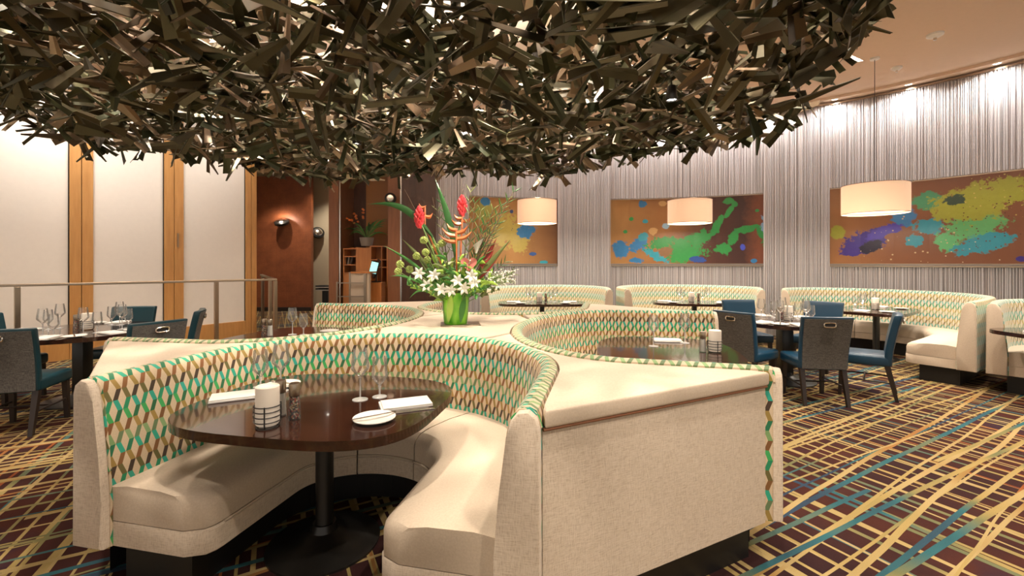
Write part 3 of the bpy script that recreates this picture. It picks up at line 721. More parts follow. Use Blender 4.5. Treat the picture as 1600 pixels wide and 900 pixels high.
def proto_mill(fill, name):
    t = thing(name, 'x', 'mill')
    lat('filling', [(0, .006), (.0235, .006), (.0235, .03), (.020, .105), (0, .105)], fill, t)
    lat('glass_body', [(0, .0), (.027, .0), (.0275, .006), (.0265, .03), (.0225, .11)], 'glass', t)
    lat('steel_cap', [(.0225, .108), (.024, .112), (.0245, .160), (.022, .166), (0, .166)], 'steel', t)
    return t
def proto_plate(r=.095):
    t = thing('side_plate', 'x', 'plate')
    lat('dish', [(0, .004), (r * .55, .0), (r * .62, .004), (r, .014), (r, .017), (r * .63, .008), (0, .007)], 'white', t, 36)
    bm = B(); box(bm, (.0, .0, .021), (.20, .012, .004), .5); kn = bmobj('butter_knife', bm, 'chrome', t, world=False)
    return t
def proto_napkin():
    t = thing('napkin_setting', 'x', 'napkin')
    bm = B(); box(bm, (0, 0, .006), (.15, .25, .011), 0, .004); bmobj('napkin', bm, 'cloth_white', t, True, world=False)
    bm = B(); box(bm, (.002, .004, .0145), (.145, .24, .006), 0, .0025); bmobj('folded_flap', bm, 'cloth_white', t, True, world=False)
    bm = B(); box(bm, (.092, -.01, .003), (.014, .22, .004), 0, .001); box(bm, (.092, -.12, .003), (.022, .06, .004), 0, .001); bmobj('fork', bm, 'chrome', t, world=False)
    bm = B(); box(bm, (.112, .0, .003), (.014, .25, .004), 0, .001); bmobj('knife', bm, 'chrome', t, world=False)
    return t
PR = {'wine': proto_wine(), 'water': proto_water(), 'candle': proto_candle(), 'pepper': proto_mill('pepper', 'pepper_mill'), 'salt': proto_mill('salt', 'salt_mill'), 'plate': proto_plate(), 'napkin': proto_napkin()}
used = set()
def put(kind, x, y, rz, label, group=None, z=.7502):
    o = PR[kind] if kind not in used else copy_tree(PR[kind]); used.add(kind)
    o.location = (x, y, z); o.rotation_euler = (0, 0, rz); o['label'] = label
    if group: o['group'] = group
    elif 'group' in o: del o['group']
# front booth table
put('candle', -1.075, 1.97, .3, 'white candle cup in black wire holder on nearest booth table')
put('pepper', -1.005, 2.07, 0, 'pepper mill full of mixed peppercorns on nearest booth table')
put('salt', -1.095, 2.12, 0, 'white salt mill behind the candle on nearest booth table')
put('plate', -.63, 2.05, .1, 'white side plate with butter knife at right front of nearest table')
put('napkin', -.54, 2.27, R(-68), 'folded white napkin with cutlery at right side of nearest table')
put('wine', -.80, 2.36, 0, 'tall wine glass at right side of nearest booth table')
put('water', -.712, 2.41, 0, 'short stemmed water glass beside right wine glass on nearest table')
put('napkin', -1.47, 2.40, R(118), 'folded white napkin with cutlery at left side of nearest table')
put('plate', -1.34, 2.62, 2.2, 'white side plate at back left of nearest booth table')
put('wine', -1.30, 2.52, 0, 'tall wine glass behind the salt mill on nearest booth table')
put('water', -1.46, 2.60, 0, 'water glass at far left of nearest booth table')
def setting(c, seats, r, where, at_, candle=True, dirs=None, small=False):
    for k, a in enumerate(seats):
        d = Vector((cos(a), sin(a))); s = Vector((-d.y, d.x)); p = c + d * (r - .14)
        put('napkin', p.x, p.y, a + pi / 2, 'folded white napkin with cutlery on ' + where + ' ' + at_[k], 'napkins on ' + where)
        p = c + d * (r - .16) + s * .21; put('plate', p.x, p.y, a, 'white side plate with knife on ' + where + ' ' + at_[k], 'plates on ' + where)
        p = c + d * (r - .36) - s * .14; put('wine', p.x, p.y, 0, 'stemmed wine glass on ' + where + ' ' + at_[k], 'wine glasses on ' + where)
        p = c + d * (r - .33) - s * .04; put('water', p.x, p.y, 0, 'stemmed water glass on ' + where + ' ' + at_[k], 'water glasses on ' + where)
    if candle:
        v = dirs or Vector((.1, 0)); put('candle', c.x + v.x * .5, c.y + v.y * .5, 0, 'white candle cup in black wire holder on ' + where)
        put('pepper', c.x - v.x * .5, c.y - v.y * .4 - .02, 0, 'pepper mill on ' + where); put('salt', c.x - v.x * .8 + .02, c.y + .04, 0, 'salt mill on ' + where)
setting(RT, [atan2(y - RT.y, x - RT.x) for x, y in ((3.26, 4.86), (2.76, 5.25), (3.98, 5.06), (4.22, 6.22), (3.40, 6.45))], .62, 'the right round table', ['by the nearest chair', 'beside the island', 'by the side-on chair', 'by the far right chair', 'by the far hidden chair'])
setting(LT, [atan2(y - LT.y, x - LT.x) for x, y in ((-4.36, 4.0), (-3.60, 4.36), (-3.95, 5.18), (-4.74, 5.42), (-5.42, 4.78))], .72, 'the left round table', ['at the picture edge', 'beside the divider', 'by the side-on chair', 'by the far chair', 'by the far left chair'])
for c, wh in ((T1, 'the table under the gold art'), (T2, 'the table under the green art'), (T3, 'the table under purple art')):
    rz = {0: 0, 1: R(-12), 2: R(38)}[[T1, T2, T3].index(c)]; ux = Vector((cos(rz), sin(rz))); uy = Vector((-ux.y, ux.x))
    for sg in (-1, 1):
        p = c + ux * .52 * sg + uy * .05; put('napkin', p.x, p.y, rz + pi / 2, 'folded white napkin with cutlery on ' + wh + (', left end' if sg < 0 else ', right end'), 'napkins on ' + wh)
        p = c + ux * .40 * sg - uy * .22; put('plate', p.x, p.y, rz, 'white side plate with knife on ' + wh + (', left end' if sg < 0 else ', right end'), 'plates on ' + wh)
        p = c + ux * .25 * sg + uy * .10; put('wine', p.x, p.y, 0, 'stemmed wine glass on ' + wh + (', left end' if sg < 0 else ', right end'), 'wine glasses on ' + wh)
        p = c + ux * .18 * sg + uy * .22; put('water', p.x, p.y, 0, 'stemmed water glass on ' + wh + (', left end' if sg < 0 else ', right end'), 'water glasses on ' + wh)
    p = c - ux * .05; put('candle', p.x, p.y, 0, 'white candle cup in black wire holder on ' + wh)
    p = c + ux * .07; put('pepper', p.x, p.y, 0, 'pepper mill on ' + wh)
p = T4 + Vector((-.55, 0)); put('napkin', p.x, p.y, 0, 'folded white napkin with cutlery on table at the right edge')
# right island booth table
def at(px, py, z): s = (py - 411) / (H - z); return (px - 800) / s, 700 / s
for kind, px, py, rz, lb in [('wine', 1021, 541, 0, 'wine glass with crossed reflections on the right island booth table'), ('wine', 1070, 536, 0, 'right hand wine glass on the right island booth table'),
                             ('napkin', 1043, 533, R(80), 'rolled white napkin with cutlery on the right island booth table'), ('salt', 1098, 550, 0, 'salt mill beside candle on the right island booth table'),
                             ('candle', 1117, 551, 0, 'white candle cup in wire holder on the right island booth table')]:
    x, y = at(px, py, .75); x, y = min(x, 1.75), y; put(kind, x, y, rz, lb)
for kind, dx, dy, lb in [('wine', -.05, .12, 'wine glass on the left island booth table, before the corridor'), ('water', .07, .10, 'water glass on the left island booth table'),
                         ('pepper', -.30, .06, 'pepper mill on the left island booth table'), ('salt', -.22, .02, 'salt mill on the left island booth table'), ('plate', .25, .3, 'white side plate on the left island booth table')]:
    put(kind, TLb.x + dx, TLb.y + dy, 0, lb)

# ------------------------------------------------------------------ pendant lamps
def pendant(x, y, r, label):
    z0, z1 = 2.20, 2.62; t = thing('pendant_lamp', label, 'lamp', (x, y, z0))
    n = 48; bm = B(); lathe(bm, [(r, 0), (r, z1 - z0), (r - .006, z1 - z0), (r - .006, 0), (r, 0)], n); bmobj('drum_shade', bm, 'shade', t, True, world=False)
    bm = B(); lathe(bm, [(0, .03), (r - .02, .03), (r - .02, .036), (0, .036)], n); bmobj('diffuser', bm, 'shade_base', t, world=False)
    for z in (0, z1 - z0): bm = B(); tube(bm, [(r * cos(2 * pi * k / n), r * sin(2 * pi * k / n), z) for k in range(n)], .005, 6, True); bmobj('rim_wire', bm, 'steel', t, world=False)
    bm = B(); tube(bm, [(0, 0, .40), (0, 0, 4.5 - z0)], .004, 6); bmobj('cable', bm, 'black_metal', t, world=False)
    bm = B(); [tube(bm, [(0, 0, .40), (r * cos(a), r * sin(a), .42)], .003, 6) for a in (0, 2.1, 4.2)]; bmobj('spider', bm, 'steel', t, world=False)
    bm = B(); lathe(bm, [(0, 0), (.06, 0), (.06, -.025), (0, -.03)], 20, (0, 0, 4.5 - z0)); bmobj('ceiling_cup', bm, 'white', t, world=False)
    l = bpy.data.lights.new('pendant_bulb', 'AREA'); l.energy = 30; l.color = WARM; l.shape = 'DISK'; l.size = r * 1.8
    o = bpy.data.objects.new('pendant_bulb', l); COL.objects.link(o); o.location = (x, y, z0 + .02)
pendant(.46, 8.25, .36, 'cream drum pendant lamp before the gold art')
pendant(3.27, 8.25, .385, 'cream drum pendant lamp before the green art')
pendant(5.36, 6.62, .405, 'cream drum pendant lamp before the purple splash art')
# ceiling sensors
def ceil_dev(px, py, label, r):
    s = (411 - py) / (4.5 - H); t = thing('ceiling_sensor', label, 'ceiling device', ((px - 800) / s, 700 / s, 4.5))
    lat('body', [(0, -.05), (r * .5, -.05), (r, -.025), (r, 0), (0, 0)], 'white', t, 28); lat('nozzle', [(0, -.085), (r * .22, -.08), (r * .22, -.045), (0, -.045)], 'chrome', t, 14)
ceil_dev(1461, 53, 'round white smoke detector nearest on the tan ceiling', .09); ceil_dev(1401, 105, 'small sprinkler on the tan ceiling near the chain wall', .07)

# ------------------------------------------------------------------ handrails
def rail(label, pts, posts, z=1.2, name='handrail'):
    t = thing(name, label, 'railing', (pts[0][0], pts[0][1], 0))
    for a, b in zip(pts, pts[1:]):
        a = Vector(a); b = Vector(b); c = (a + b) / 2; d = b - a; bm = B(); box(bm, (c.x, c.y, z - .02), (d.length + .03, .06, .035), atan2(d.y, d.x), .006); bmobj('top_rail', bm, 'steel', t)
    for x, y in posts: bm = B(); box(bm, (x, y, (z - .04) / 2), (.055, .055, z - .04), wrz, .004); bmobj('post', bm, 'steel', t)
r0 = Vector((-7.6, 4.2)); ra = Vector((-6.56, 5.74)); rb = Vector((-4.16, 7.87))
def rp(px): k = (px - 800) / 700; d = (rb - ra); s = (k * ra.y - ra.x) / (d.x - k * d.y); return tuple(ra + d * s)
rail('brushed metal handrail running along the frosted panels', [tuple(ra + (ra - rb) * .5), tuple(rb), (-6.1, 10.9)], [rp(-150), rp(27), rp(338), rp(430), (-4.75, 8.8), (-5.9, 10.6)])

# ------------------------------------------------------------------ host area
cab = thing('host_cabinet', 'orange brown wooden cabinet with open shelves behind the host desk', 'cabinet', (-3.2, 10.3, 0))
def cb(name, p0, p1, z0, z1, mat='cabinet_wood', y0=10.05, y1=10.5, par=None, d=10.05): return wbox(name, colx(p0, d), colx(p1, d), y0, y1, z0, z1, mat, par or cab)
zz = lambda py, d=10.05: H - (py - 411) * d / 700
cb('back_board', 536, 606, 0, zz(386), 'cabinet_wood', 10.45, 10.5)
cb('side_panel', 536, 538, 0, zz(388)); cb('side_panel', 556, 558, 0, zz(386)); cb('side_panel', 578, 580, 0, zz(384)); cb('side_panel', 604, 606, 0, zz(384)); cb('divider', 596, 597, zz(447), zz(384))
for py in (388, 400, 413, 426): cb('shelf', 538, 556, zz(py + 1.5), zz(py))
for py in (384, 405, 417, 446): cb('shelf', 580, 604, zz(py + 1.5), zz(py))
d_ = cb('door', 558, 578, zz(432), zz(387), 'cabinet_wood', 10.04, 10.07)
for (p0, p1) in ((580, 592), (592.4, 604)):
    for q in range(2): dr = cb('drawer', p0, p1, zz(462 + q * 14), zz(448.5 + q * 14), 'cabinet_wood', 10.03, 10.06); cb('handle', (p0 + p1) / 2 - 1.5, (p0 + p1) / 2 + 1.5, zz(452 + q * 14), zz(451 + q * 14), 'steel', 10.015, 10.03, dr)
cb('lower_panel', 538, 556, 0, zz(428), 'cabinet_wood', 10.04, 10.07)
for k, px in enumerate((541, 545, 550)):
    bm = B(); box(bm, (colx(px, 10.2), 10.25, zz(413) + .09), (.035, .16, .18), 0, .004, rot=Matrix.Rotation(.15 * k, 4, 'Y')); tag(bmobj('binder', bm, ['book', 'pot', 'book'][k]), 'dark binder leaning on the cabinet shelf, %s of three' % ['first', 'second', 'third'][k], 'binder', 'binders on the cabinet shelf')
hd = thing('host_desk', 'tan host desk panel with slim metal rails before the cabinet', 'desk', (-2.95, 9.1, 0))
d9 = 9.0
wbox('front_panel', colx(549, d9), colx(578, d9), 8.95, 9.05, 0, zz(427, d9), 'linen_smooth', hd); wbox('edge_post', colx(547, d9), colx(549.5, d9), 8.93, 9.07, 0, zz(425, d9), 'steel', hd); wbox('edge_post', colx(571, d9), colx(574.5, d9), 8.90, 8.95, 0, zz(427, d9), 'steel', hd)
wbox('desk_top', colx(549, d9), colx(580, d9), 8.93, 9.4, zz(427, d9), zz(424.5, d9), 'cabinet_wood', hd)
for py in (441, 462): wbox('rail_bar', colx(529, d9), colx(571, d9), 8.9, 8.93, zz(py + 1.6, d9), zz(py, d9), 'steel', hd)
wbox('rail_post', colx(528.5, d9), colx(531, d9), 8.89, 8.94, 0, zz(440, d9), 'steel', hd)
mo = thing('monitor', 'slim tilted monitor with cyan screen beside the host desk', 'monitor', (colx(588, 9.6), 9.6, zz(440, 9.6)))
bm = B(); box(bm, (0, 0, .28), (.03, .30, .40), 0, .006, rot=Matrix.Rotation(R(20), 4, 'Y') @ Matrix.Rotation(R(25), 4, 'Z')); bmobj('case', bm, 'black', mo, world=False)
bm = B(); box(bm, (0, -.0, .28), (.14, .02, .24), 0, 0, rot=Matrix.Rotation(R(14), 4, 'Y')); bmobj('screen', bm, 'screen', mo, world=False, loc=(.0, -.17, .02))
bm = B(); box(bm, (0, 0, -.55 + .55), (.16, .16, .02), 0, .004); tube(bm, [(0, 0, 0), (0, 0, .2)], .015, 8); bmobj('stand', bm, 'black', mo, world=False)
t = thing('monitor_shelf', 'wooden ledge under the tilted monitor', 'ledge', (colx(588, 9.6), 9.6, 0)); bm = B(); box(bm, (0, 0, (zz(440, 9.6) - .012) / 2), (.3, .3, zz(440, 9.6) - .012), 0, .01); bmobj('body', bm, 'cabinet_wood', t, world=False)
bk = thing('news_stand', 'narrow black stand with papers in the corridor', 'stand', (colx(510, 12.5), 12.5, 0))
bm = B(); box(bm, (0, 0, .35), (.16, .2, .7), 0, .01); bmobj('body', bm, 'black', bk, world=False)
for z in (.72, .80): bm = B(); box(bm, (0, 0, z), (.46, .3, .03), 0, .004); bmobj('paper_stack', bm, 'paper', bk, world=False); bm = B(); box(bm, (0, 0, z + .035), (.48, .32, .03), 0, .004); bmobj('tray', bm, 'black', bk, world=False)
bm = B(); box(bm, (.12, .1, 1.1), (.06, .04, .5), 0, .01); bmobj('upright', bm, 'black', bk, world=False)
# round wall sconces
def sconce(px, py, d, label, r, tilt, face):
    t = thing('wall_sconce', label, 'sconce', ((px - 800) / 700 * d, d, H + (411 - py) * d / 700))
    rot = Matrix.Rotation(face, 4, 'Z') @ Matrix.Rotation(R(90) + tilt, 4, 'X')
    bm = B(); lathe(bm, [(0, .03), (r * .7, .03), (r, .0), (r, -.06), (r * .85, -.09), (0, -.09)], 28); bmesh.ops.transform(bm, matrix=rot, verts=bm.verts); bmobj('housing', bm, 'black_metal', t, True, world=False)
    bm = B(); lathe(bm, [(0, .05), (r * .55, .045), (r * .66, .031), (0, .031)], 28); bmesh.ops.transform(bm, matrix=rot, verts=bm.verts); bmobj('chrome_disc', bm, 'chrome', t, True, world=False)
    bm = B(); box(bm, (0, .09, 0), (.06, .14, .06), 0, .01); bmobj('arm', bm, 'black_metal', t, world=False); return t
s1 = sconce(440, 346, 13.48, 'black round sconce lighting the brown leather wall', .21, R(-60), 0)
sconce(497, 363, 14.1, 'chrome round sconce on the cream corridor wall', .19, R(-25), R(35)); sconce(610, 310, 9.48, 'round chrome sconce on the reddish wood column', .12, 0, R(10))
spot((-6.9, 13.35, 2.75), (-6.95, 13.75, 2.6), 55, 150, 1, WARM, .08)

# ------------------------------------------------------------------ flowers
VX, VY, VZ = -.49, 3.90, TOPZ - .018
t = thing('vase_tray', 'flat dark glass tray under the green vase', 'tray', (VX + .04, VY, VZ)); bm = B(); box(bm, (0, 0, .004), (.34, .24, .008), .15, .003); bmobj('slab', bm, 'steel', t, world=False)
VZ += .0085
t = thing('flower_vase', 'glowing green glass vase holding the tall flower arrangement', 'vase', (VX, VY, VZ))
lat('glass_wall', [(0, 0), (.095, 0), (.10, .006), (.118, .27), (.112, .27), (.094, .012), (0, .012)], 'green_glass', t, 32)
for k in range(6):
    a = k * 1.05; bm = B(); V0 = [(.101 + .016 * f) for f in (0, 1)]
    q = []
    for i in range(7):
        f = i / 6; z = .02 + .235 * f; wa = .30 * sin(pi * (f * .9 + .05)); rr = .1025 + .017 * (z / .27)
        q.append([bm.verts.new((rr * cos(a + wa * sg + f * .3), rr * sin(a + wa * sg + f * .3), z)) for sg in (-1, 0, 1)])
    for i in range(6):
        for j in range(2): bm.faces.new((q[i][j], q[i][j + 1], q[i + 1][j + 1], q[i + 1][j]))
    bmobj('leaf_lining', bm, ['leaf_lime', 'leaf'][k % 2], t, True, world=False)
TOP = Vector((VX, VY, VZ + .25))
def fpos(px, py, dy=0.): d = VY + dy; return Vector(((px - 800) / 700 * d, d, H + (411 - py) * d / 700))
def blade_bm(bm, a, b, width, bend=(0, 0, 0), n=9, fold=.25, tip=1.6, base=.25):
    a = Vector(a); b = Vector(b); bd = Vector(bend); t = (b - a).normalized(); s = t.cross(Vector((0, 1, 0.15))).normalized(); nn = s.cross(t)
    rows = []
    for i in range(n + 1):
        f = i / n; p = a.lerp(b, f) + bd * sin(pi * f) ; wv = width * .5 * (base + (1 - base) * min(1, f * 2.5)) * (1 - f ** tip * .98) if f < 1 else width * .01
        rows.append([bm.verts.new(p - s * wv + nn * fold * wv), bm.verts.new(p), bm.verts.new(p + s * wv + nn * fold * wv), bm.verts.new(p - nn * .002)])
    for x, y in zip(rows, rows[1:]):
        bm.faces.new((x[0], x[1], y[1], y[0])); bm.faces.new((x[1], x[2], y[2], y[1])); bm.faces.new((x[2], x[3], y[3], y[2])); bm.faces.new((x[3], x[0], y[0], y[3]))
    return bm
def curve(a, b, bend, n=8):
    a = Vector(a); b = Vector(b); return [a.lerp(b, i / n) + Vector(bend) * sin(pi * i / n) for i in range(n + 1)]
def root(): return TOP + Vector((random.uniform(-.06, .06), random.uniform(-.05, .05), -.10))
def broad_leaf(px, py, wd_, mat, label, dy=0, bend=(0, 0, .1), group=None, rt=None):
    b = fpos(px, py, dy); a = rt or root(); t = thing('long_leaf', label, 'leaf', tuple(a), 0, group)
    mid_ = a.lerp(b, .35) + Vector(bend) * .8
    bm = B(); tube(bm, [a, a.lerp(mid_, .5) + Vector(bend) * .1, mid_], .006, 6); bmobj('stalk', bm, 'stem', t)
    bm = B(); blade_bm(bm, mid_, b, wd_, Vector(bend) * .3); bmobj('blade', bm, mat, t, True)
broad_leaf(576, 319, .085, 'leaf_dark', 'long dark green leaf pointing far left in the vase', -.05, (.06, 0, .36))
broad_leaf(679, 278, .085, 'leaf_dark', 'tall dark green leaf rising to the metal cloud', 0, (.06, 0, .05))
broad_leaf(628, 373, .05, 'leaf_olive', 'narrow olive leaf at upper left of the flowers', .1, (-.03, 0, .08)); broad_leaf(600, 384, .04, 'leaf', 'narrow green leaf stretching left below the dark leaf', -.1, (-.03, 0, .08))
broad_leaf(798, 374, .06, 'leaf_olive', 'narrow olive leaf pointing upper right from the vase', -.05, (.03, 0, .04)); broad_leaf(668, 356, .06, 'leaf', 'mid green leaf beside the left red ginger', .05, (0, 0, .02))
broad_leaf(610, 432, .03, 'leaf', 'thin grass blade pointing left from the vase', -.1, (-.1, 0, .12)); broad_leaf(640, 466, .03, 'leaf', 'thin grass blade drooping at lower left of the vase', -.15, (-.05, 0, .12))
def ginger(px, py, label, dy):
    c = fpos(px, py, dy); a = root(); t = thing('red_ginger', label, 'flower', tuple(a)); bm = B(); tube(bm, curve(a, c, (0, 0, .03)), .007, 6); bmobj('stem', bm, 'stem', t)
    for k in range(44):
        f = k / 44; z = (f - .45) * .17; r_ = .046 * sin(pi * (f * .85 + .12)); an = k * 2.4; bm = B()
        o = c + Vector((r_ * cos(an) * .5, r_ * sin(an) * .5, z)); e = c + Vector((r_ * cos(an), r_ * sin(an), z + .03)); 
        tube(bm, [o, o.lerp(e, .6), e], [.009, .013, .004], 5); bmobj('bract', bm, 'ginger', t, True)
ginger(655, 343, 'left red ginger bloom high in the arrangement', -.05); ginger(722, 325, 'right red ginger bloom at the top of the arrangement', .05)
def heliconia(px, py, label, dy, up, n, sz, lean=0):
    c = fpos(px, py, dy); a = root(); t = thing('heliconia', label, 'flower', tuple(a)); top = c + Vector((lean, 0, up)); bm = B(); tube(bm, curve(a, c, (0, 0, .0)) + [top], .007, 6); bmobj('stem', bm, 'helic', t)
    for k in range(n):
        p = c.lerp(top, k / max(1, n - 1)); sg = 1 if k % 2 else -1; e = p + Vector((sg * sz * (1 - k * .1), random.uniform(-.05, .05), sz * .45)); bm = B(); blade_bm(bm, p, e, .05, (sg * .01, 0, -.02), 7, .6, 1.3, .7); bmobj('bract', bm, 'helic', t, True)
heliconia(664, 352, 'upright orange heliconia beside the left red ginger', 0, .16, 3, .07); heliconia(713, 378, 'wide orange heliconia with spreading bracts at the centre', -.1, .10, 5, .15)
heliconia(722, 350, 'orange heliconia just under the right red ginger', .02, .05, 3, .09)
# anthurium, callas, dark red bracts
c = fpos(733, 412, -.2); a = root(); t = thing('anthurium', 'pink heart shaped anthurium facing the camera', 'flower', tuple(a)); bm = B(); tube(bm, curve(a, c, (.03, 0, 0)), .005, 6); bmobj('stem', bm, 'stem', t)
bm = B(); hv = []
for k in range(28):
    q = 2 * pi * k / 28; hv.append(bm.verts.new((c.x + .0042 * 16 * sin(q) ** 3, c.y - .012 - .02 * abs(sin(q)), c.z + .0042 * (13 * cos(q) - 5 * cos(2 * q) - 2 * cos(3 * q) - cos(4 * q)))))
ce = bm.verts.new((c.x, c.y, c.z + .01)); bk_ = bm.verts.new((c.x, c.y + .006, c.z))
for k in range(28): bm.faces.new((hv[k], hv[(k + 1) % 28], ce)); bm.faces.new((hv[(k + 1) % 28], hv[k], bk_))
bmobj('spathe', bm, 'pink', t, True); bm = B(); tube(bm, [c, c + Vector((.015, -.06, .03))], [.007, .004], 6); bmobj('spadix', bm, 'lily', t, True)
def calla(px, py, label, dy, mat, sc=1.):
    c = fpos(px, py, dy); a = root(); t = thing('calla', label, 'flower', tuple(a)); bm = B(); tube(bm, curve(a, c, (.03, 0, 0)), .005, 6); bmobj('stem', bm, 'stem', t)
    bm = B(); rings = []
    for i in range(7):
        f = i / 6; ring = []
        for k in range(14):
            q = 2 * pi * k / 14; r_ = (.008 + .04 * f ** 1.5) * sc; ring.append(bm.verts.new((c.x + r_ * cos(q) + .02 * f, c.y + r_ * sin(q), c.z + (.10 * f + .035 * f * f * cos(q)) * sc)))
        rings.append(ring)
    for x, y in zip(rings, rings[1:]):
        for k in range(14): bm.faces.new((x[k], x[(k + 1) % 14], y[(k + 1) % 14], y[k]))
    bmobj('spathe', bm, mat, t, True); bm = B(); tube(bm, [c, c + Vector((.01, 0, .07 * sc))], .006, 6); bmobj('spadix', bm, 'mum', t)
calla(744, 396, 'pale calla lily right of the orange heliconia', -.05, 'lily'); 
for k, (px, py, lb) in enumerate(((776, 372, 'upper'), (789, 385, 'right'), (772, 390, 'lower'))): broad_leaf(px, py, .07, 'dark_red', 'dark red pointed leaf at right of flowers, the %s one' % lb, .05, (.02, 0, .03))
ORD = 'first second third fourth fifth sixth seventh eighth ninth tenth'.split()
def nth(v, vals): return ORD[sorted(vals).index(v)]
# round green mums
for k, (px, py) in enumerate([(662, 375), (680, 386), (665, 394), (668, 406), (625, 413), (640, 421), (690, 380), (651, 400), (684, 402), (622, 424)]):
    c = fpos(px, py, random.uniform(-.15, .1)); a = root(); t = thing('green_pompon', 'round yellow green pompon bloom, %s from the left' % nth(px, [662, 680, 665, 668, 625, 640, 690, 651, 684, 622]), 'flower', tuple(a), 0, 'green pompon blooms'); bm = B(); tube(bm, curve(a, c, (0, 0, 0)), .004, 5); bmobj('stem', bm, 'stem', t)
    bm = B()
    for q in range(60):
        z = 1 - 2 * (q + .5) / 60; r_ = sqrt(1 - z * z); an = q * 2.4; d = Vector((r_ * cos(an), r_ * sin(an), z)); tube(bm, [c + d * .012, c + d * random.uniform(.030, .036)], [.004, .007], 4)
    bmobj('petal_ball', bm, 'mum', t, True)
# white lilies
for k, (px, py) in enumerate([(655, 428), (668, 447), (690, 452), (716, 440), (726, 451), (742, 444), (704, 455), (679, 432), (737, 432)]):
    c = fpos(px, py, random.uniform(-.25, -.12)); a = root(); t = thing('white_lily', 'white star shaped lily over the vase, %s from the left' % nth(px, [655, 668, 690, 716, 726, 742, 704, 679, 737]), 'flower', tuple(a), 0, 'white lilies'); bm = B(); tube(bm, [a, c], .005, 5); bmobj('stem', bm, 'stem', t)
    ax = Vector((random.uniform(-.4, .4), -1, random.uniform(.0, .7))).normalized(); s = ax.cross(Vector((0, 0, 1))).normalized(); u_ = s.cross(ax)
    for q in range(6):
        an = q * pi / 3 + k; d = s * cos(an) + u_ * sin(an); bm = B(); blade_bm(bm, c, c + d * .06 + ax * .03, .034, ax * .012, 6, .3, 2.2, .4); bmobj('petal', bm, 'lily', t, True)
# leaf sprays
for k in range(60):
    an = random.uniform(-.35, pi + .35); r_ = random.uniform(.12, .38); c = TOP + Vector((r_ * cos(an), random.uniform(-.25, .2), .02 + r_ * .85 * abs(sin(an)) + random.uniform(-.04, .06))); a = root()
    t = thing('leaf_spray', 'short spray of green leaves filling the vase arrangement', 'foliage', tuple(a), 0, 'leaf sprays in the vase'); bm = B(); tube(bm, curve(a, c, (0, 0, .02), 5), .0035, 5); bmobj('twig', bm, 'stem', t); mt = random.choice(['leaf', 'leaf', 'leaf_lime', 'leaf_lime', 'leaf_olive'])
    for q in range(6):
        p = a.lerp(c, .55 + .45 * q / 5); e = p + Vector((random.uniform(-1, 1), random.uniform(-.8, .6), random.uniform(-.3, .9))).normalized() * random.uniform(.06, .11); bm = B(); blade_bm(bm, p, e, random.uniform(.025, .05), (0, 0, .01), 4, .3, 1.8, .4); bmobj('leaf', bm, mt, t, True)
# upright foliage / palm tips at right, twigs
for k, (px, py) in enumerate([(742, 318), (751, 330), (760, 340), (770, 328), (782, 322), (792, 312), (757, 352), (780, 350), (802, 300), (735, 300), (690, 318), (684, 330), (788, 410), (798, 428)]):
    b = fpos(px, py, random.uniform(-.1, .25)); a = root(); t = thing('palm_frond', 'feathery dark frond rising from the vase at right', 'foliage', tuple(a), 0, 'dark fronds in the vase'); cv = curve(a, b, (.02, 0, .02), 10); bm = B(); tube(bm, cv, [.005] * 8 + [.003] * 3, 5); bmobj('rib', bm, 'twig', t)
    for q in range(5, 11):
        for sg in (-1, 1):
            p = cv[q]; d = (cv[10] - cv[4]).normalized(); s = d.cross(Vector((0, 1, 0))).normalized(); bm = B(); blade_bm(bm, p, p + d * .07 + s * sg * .05, .014, (0, 0, 0), 3); bmobj('leaflet', bm, 'leaf_olive' if k % 2 else 'leaf_dark', t, True)
for k, (px, py) in enumerate([(632, 296), (676, 308), (645, 320), (724, 292)]):
    b = fpos(px, py, .1); a = root(); bm = B(); tube(bm, curve(a, b, (.03 * (-1) ** k, 0, 0), 10), [.004] * 6 + [.002] * 5, 5); o = bmobj('curly_twig', bm, 'twig'); tag(o, 'thin bare twig sticking up from the vase', 'twig', 'bare twigs in the vase')
# fine white filler on the right
for k in range(8):
    b = fpos(random.uniform(752, 806), random.uniform(424, 446), random.uniform(-.1, .15)); a = root(); t = thing('filler_sprig', 'sprig of tiny pale blooms spreading right of the vase', 'foliage', tuple(a), 0, 'pale filler sprigs'); bm = B(); tube(bm, curve(a, b, (0, 0, .06), 6), .003, 5)
    tips = [b + Vector((random.uniform(-.08, .08), random.uniform(-.06, .06), random.uniform(-.03, .05))) for q in range(22)]
    for p in tips: tube(bm, [b, p], .0015, 4)
    bmobj('stem', bm, 'stem', t); bm = B(); [sphere(bm, p, .008, 1) for p in tips]; o = bmobj('tiny_blooms', bm, 'lily', t); o['kind'] = 'stuff'
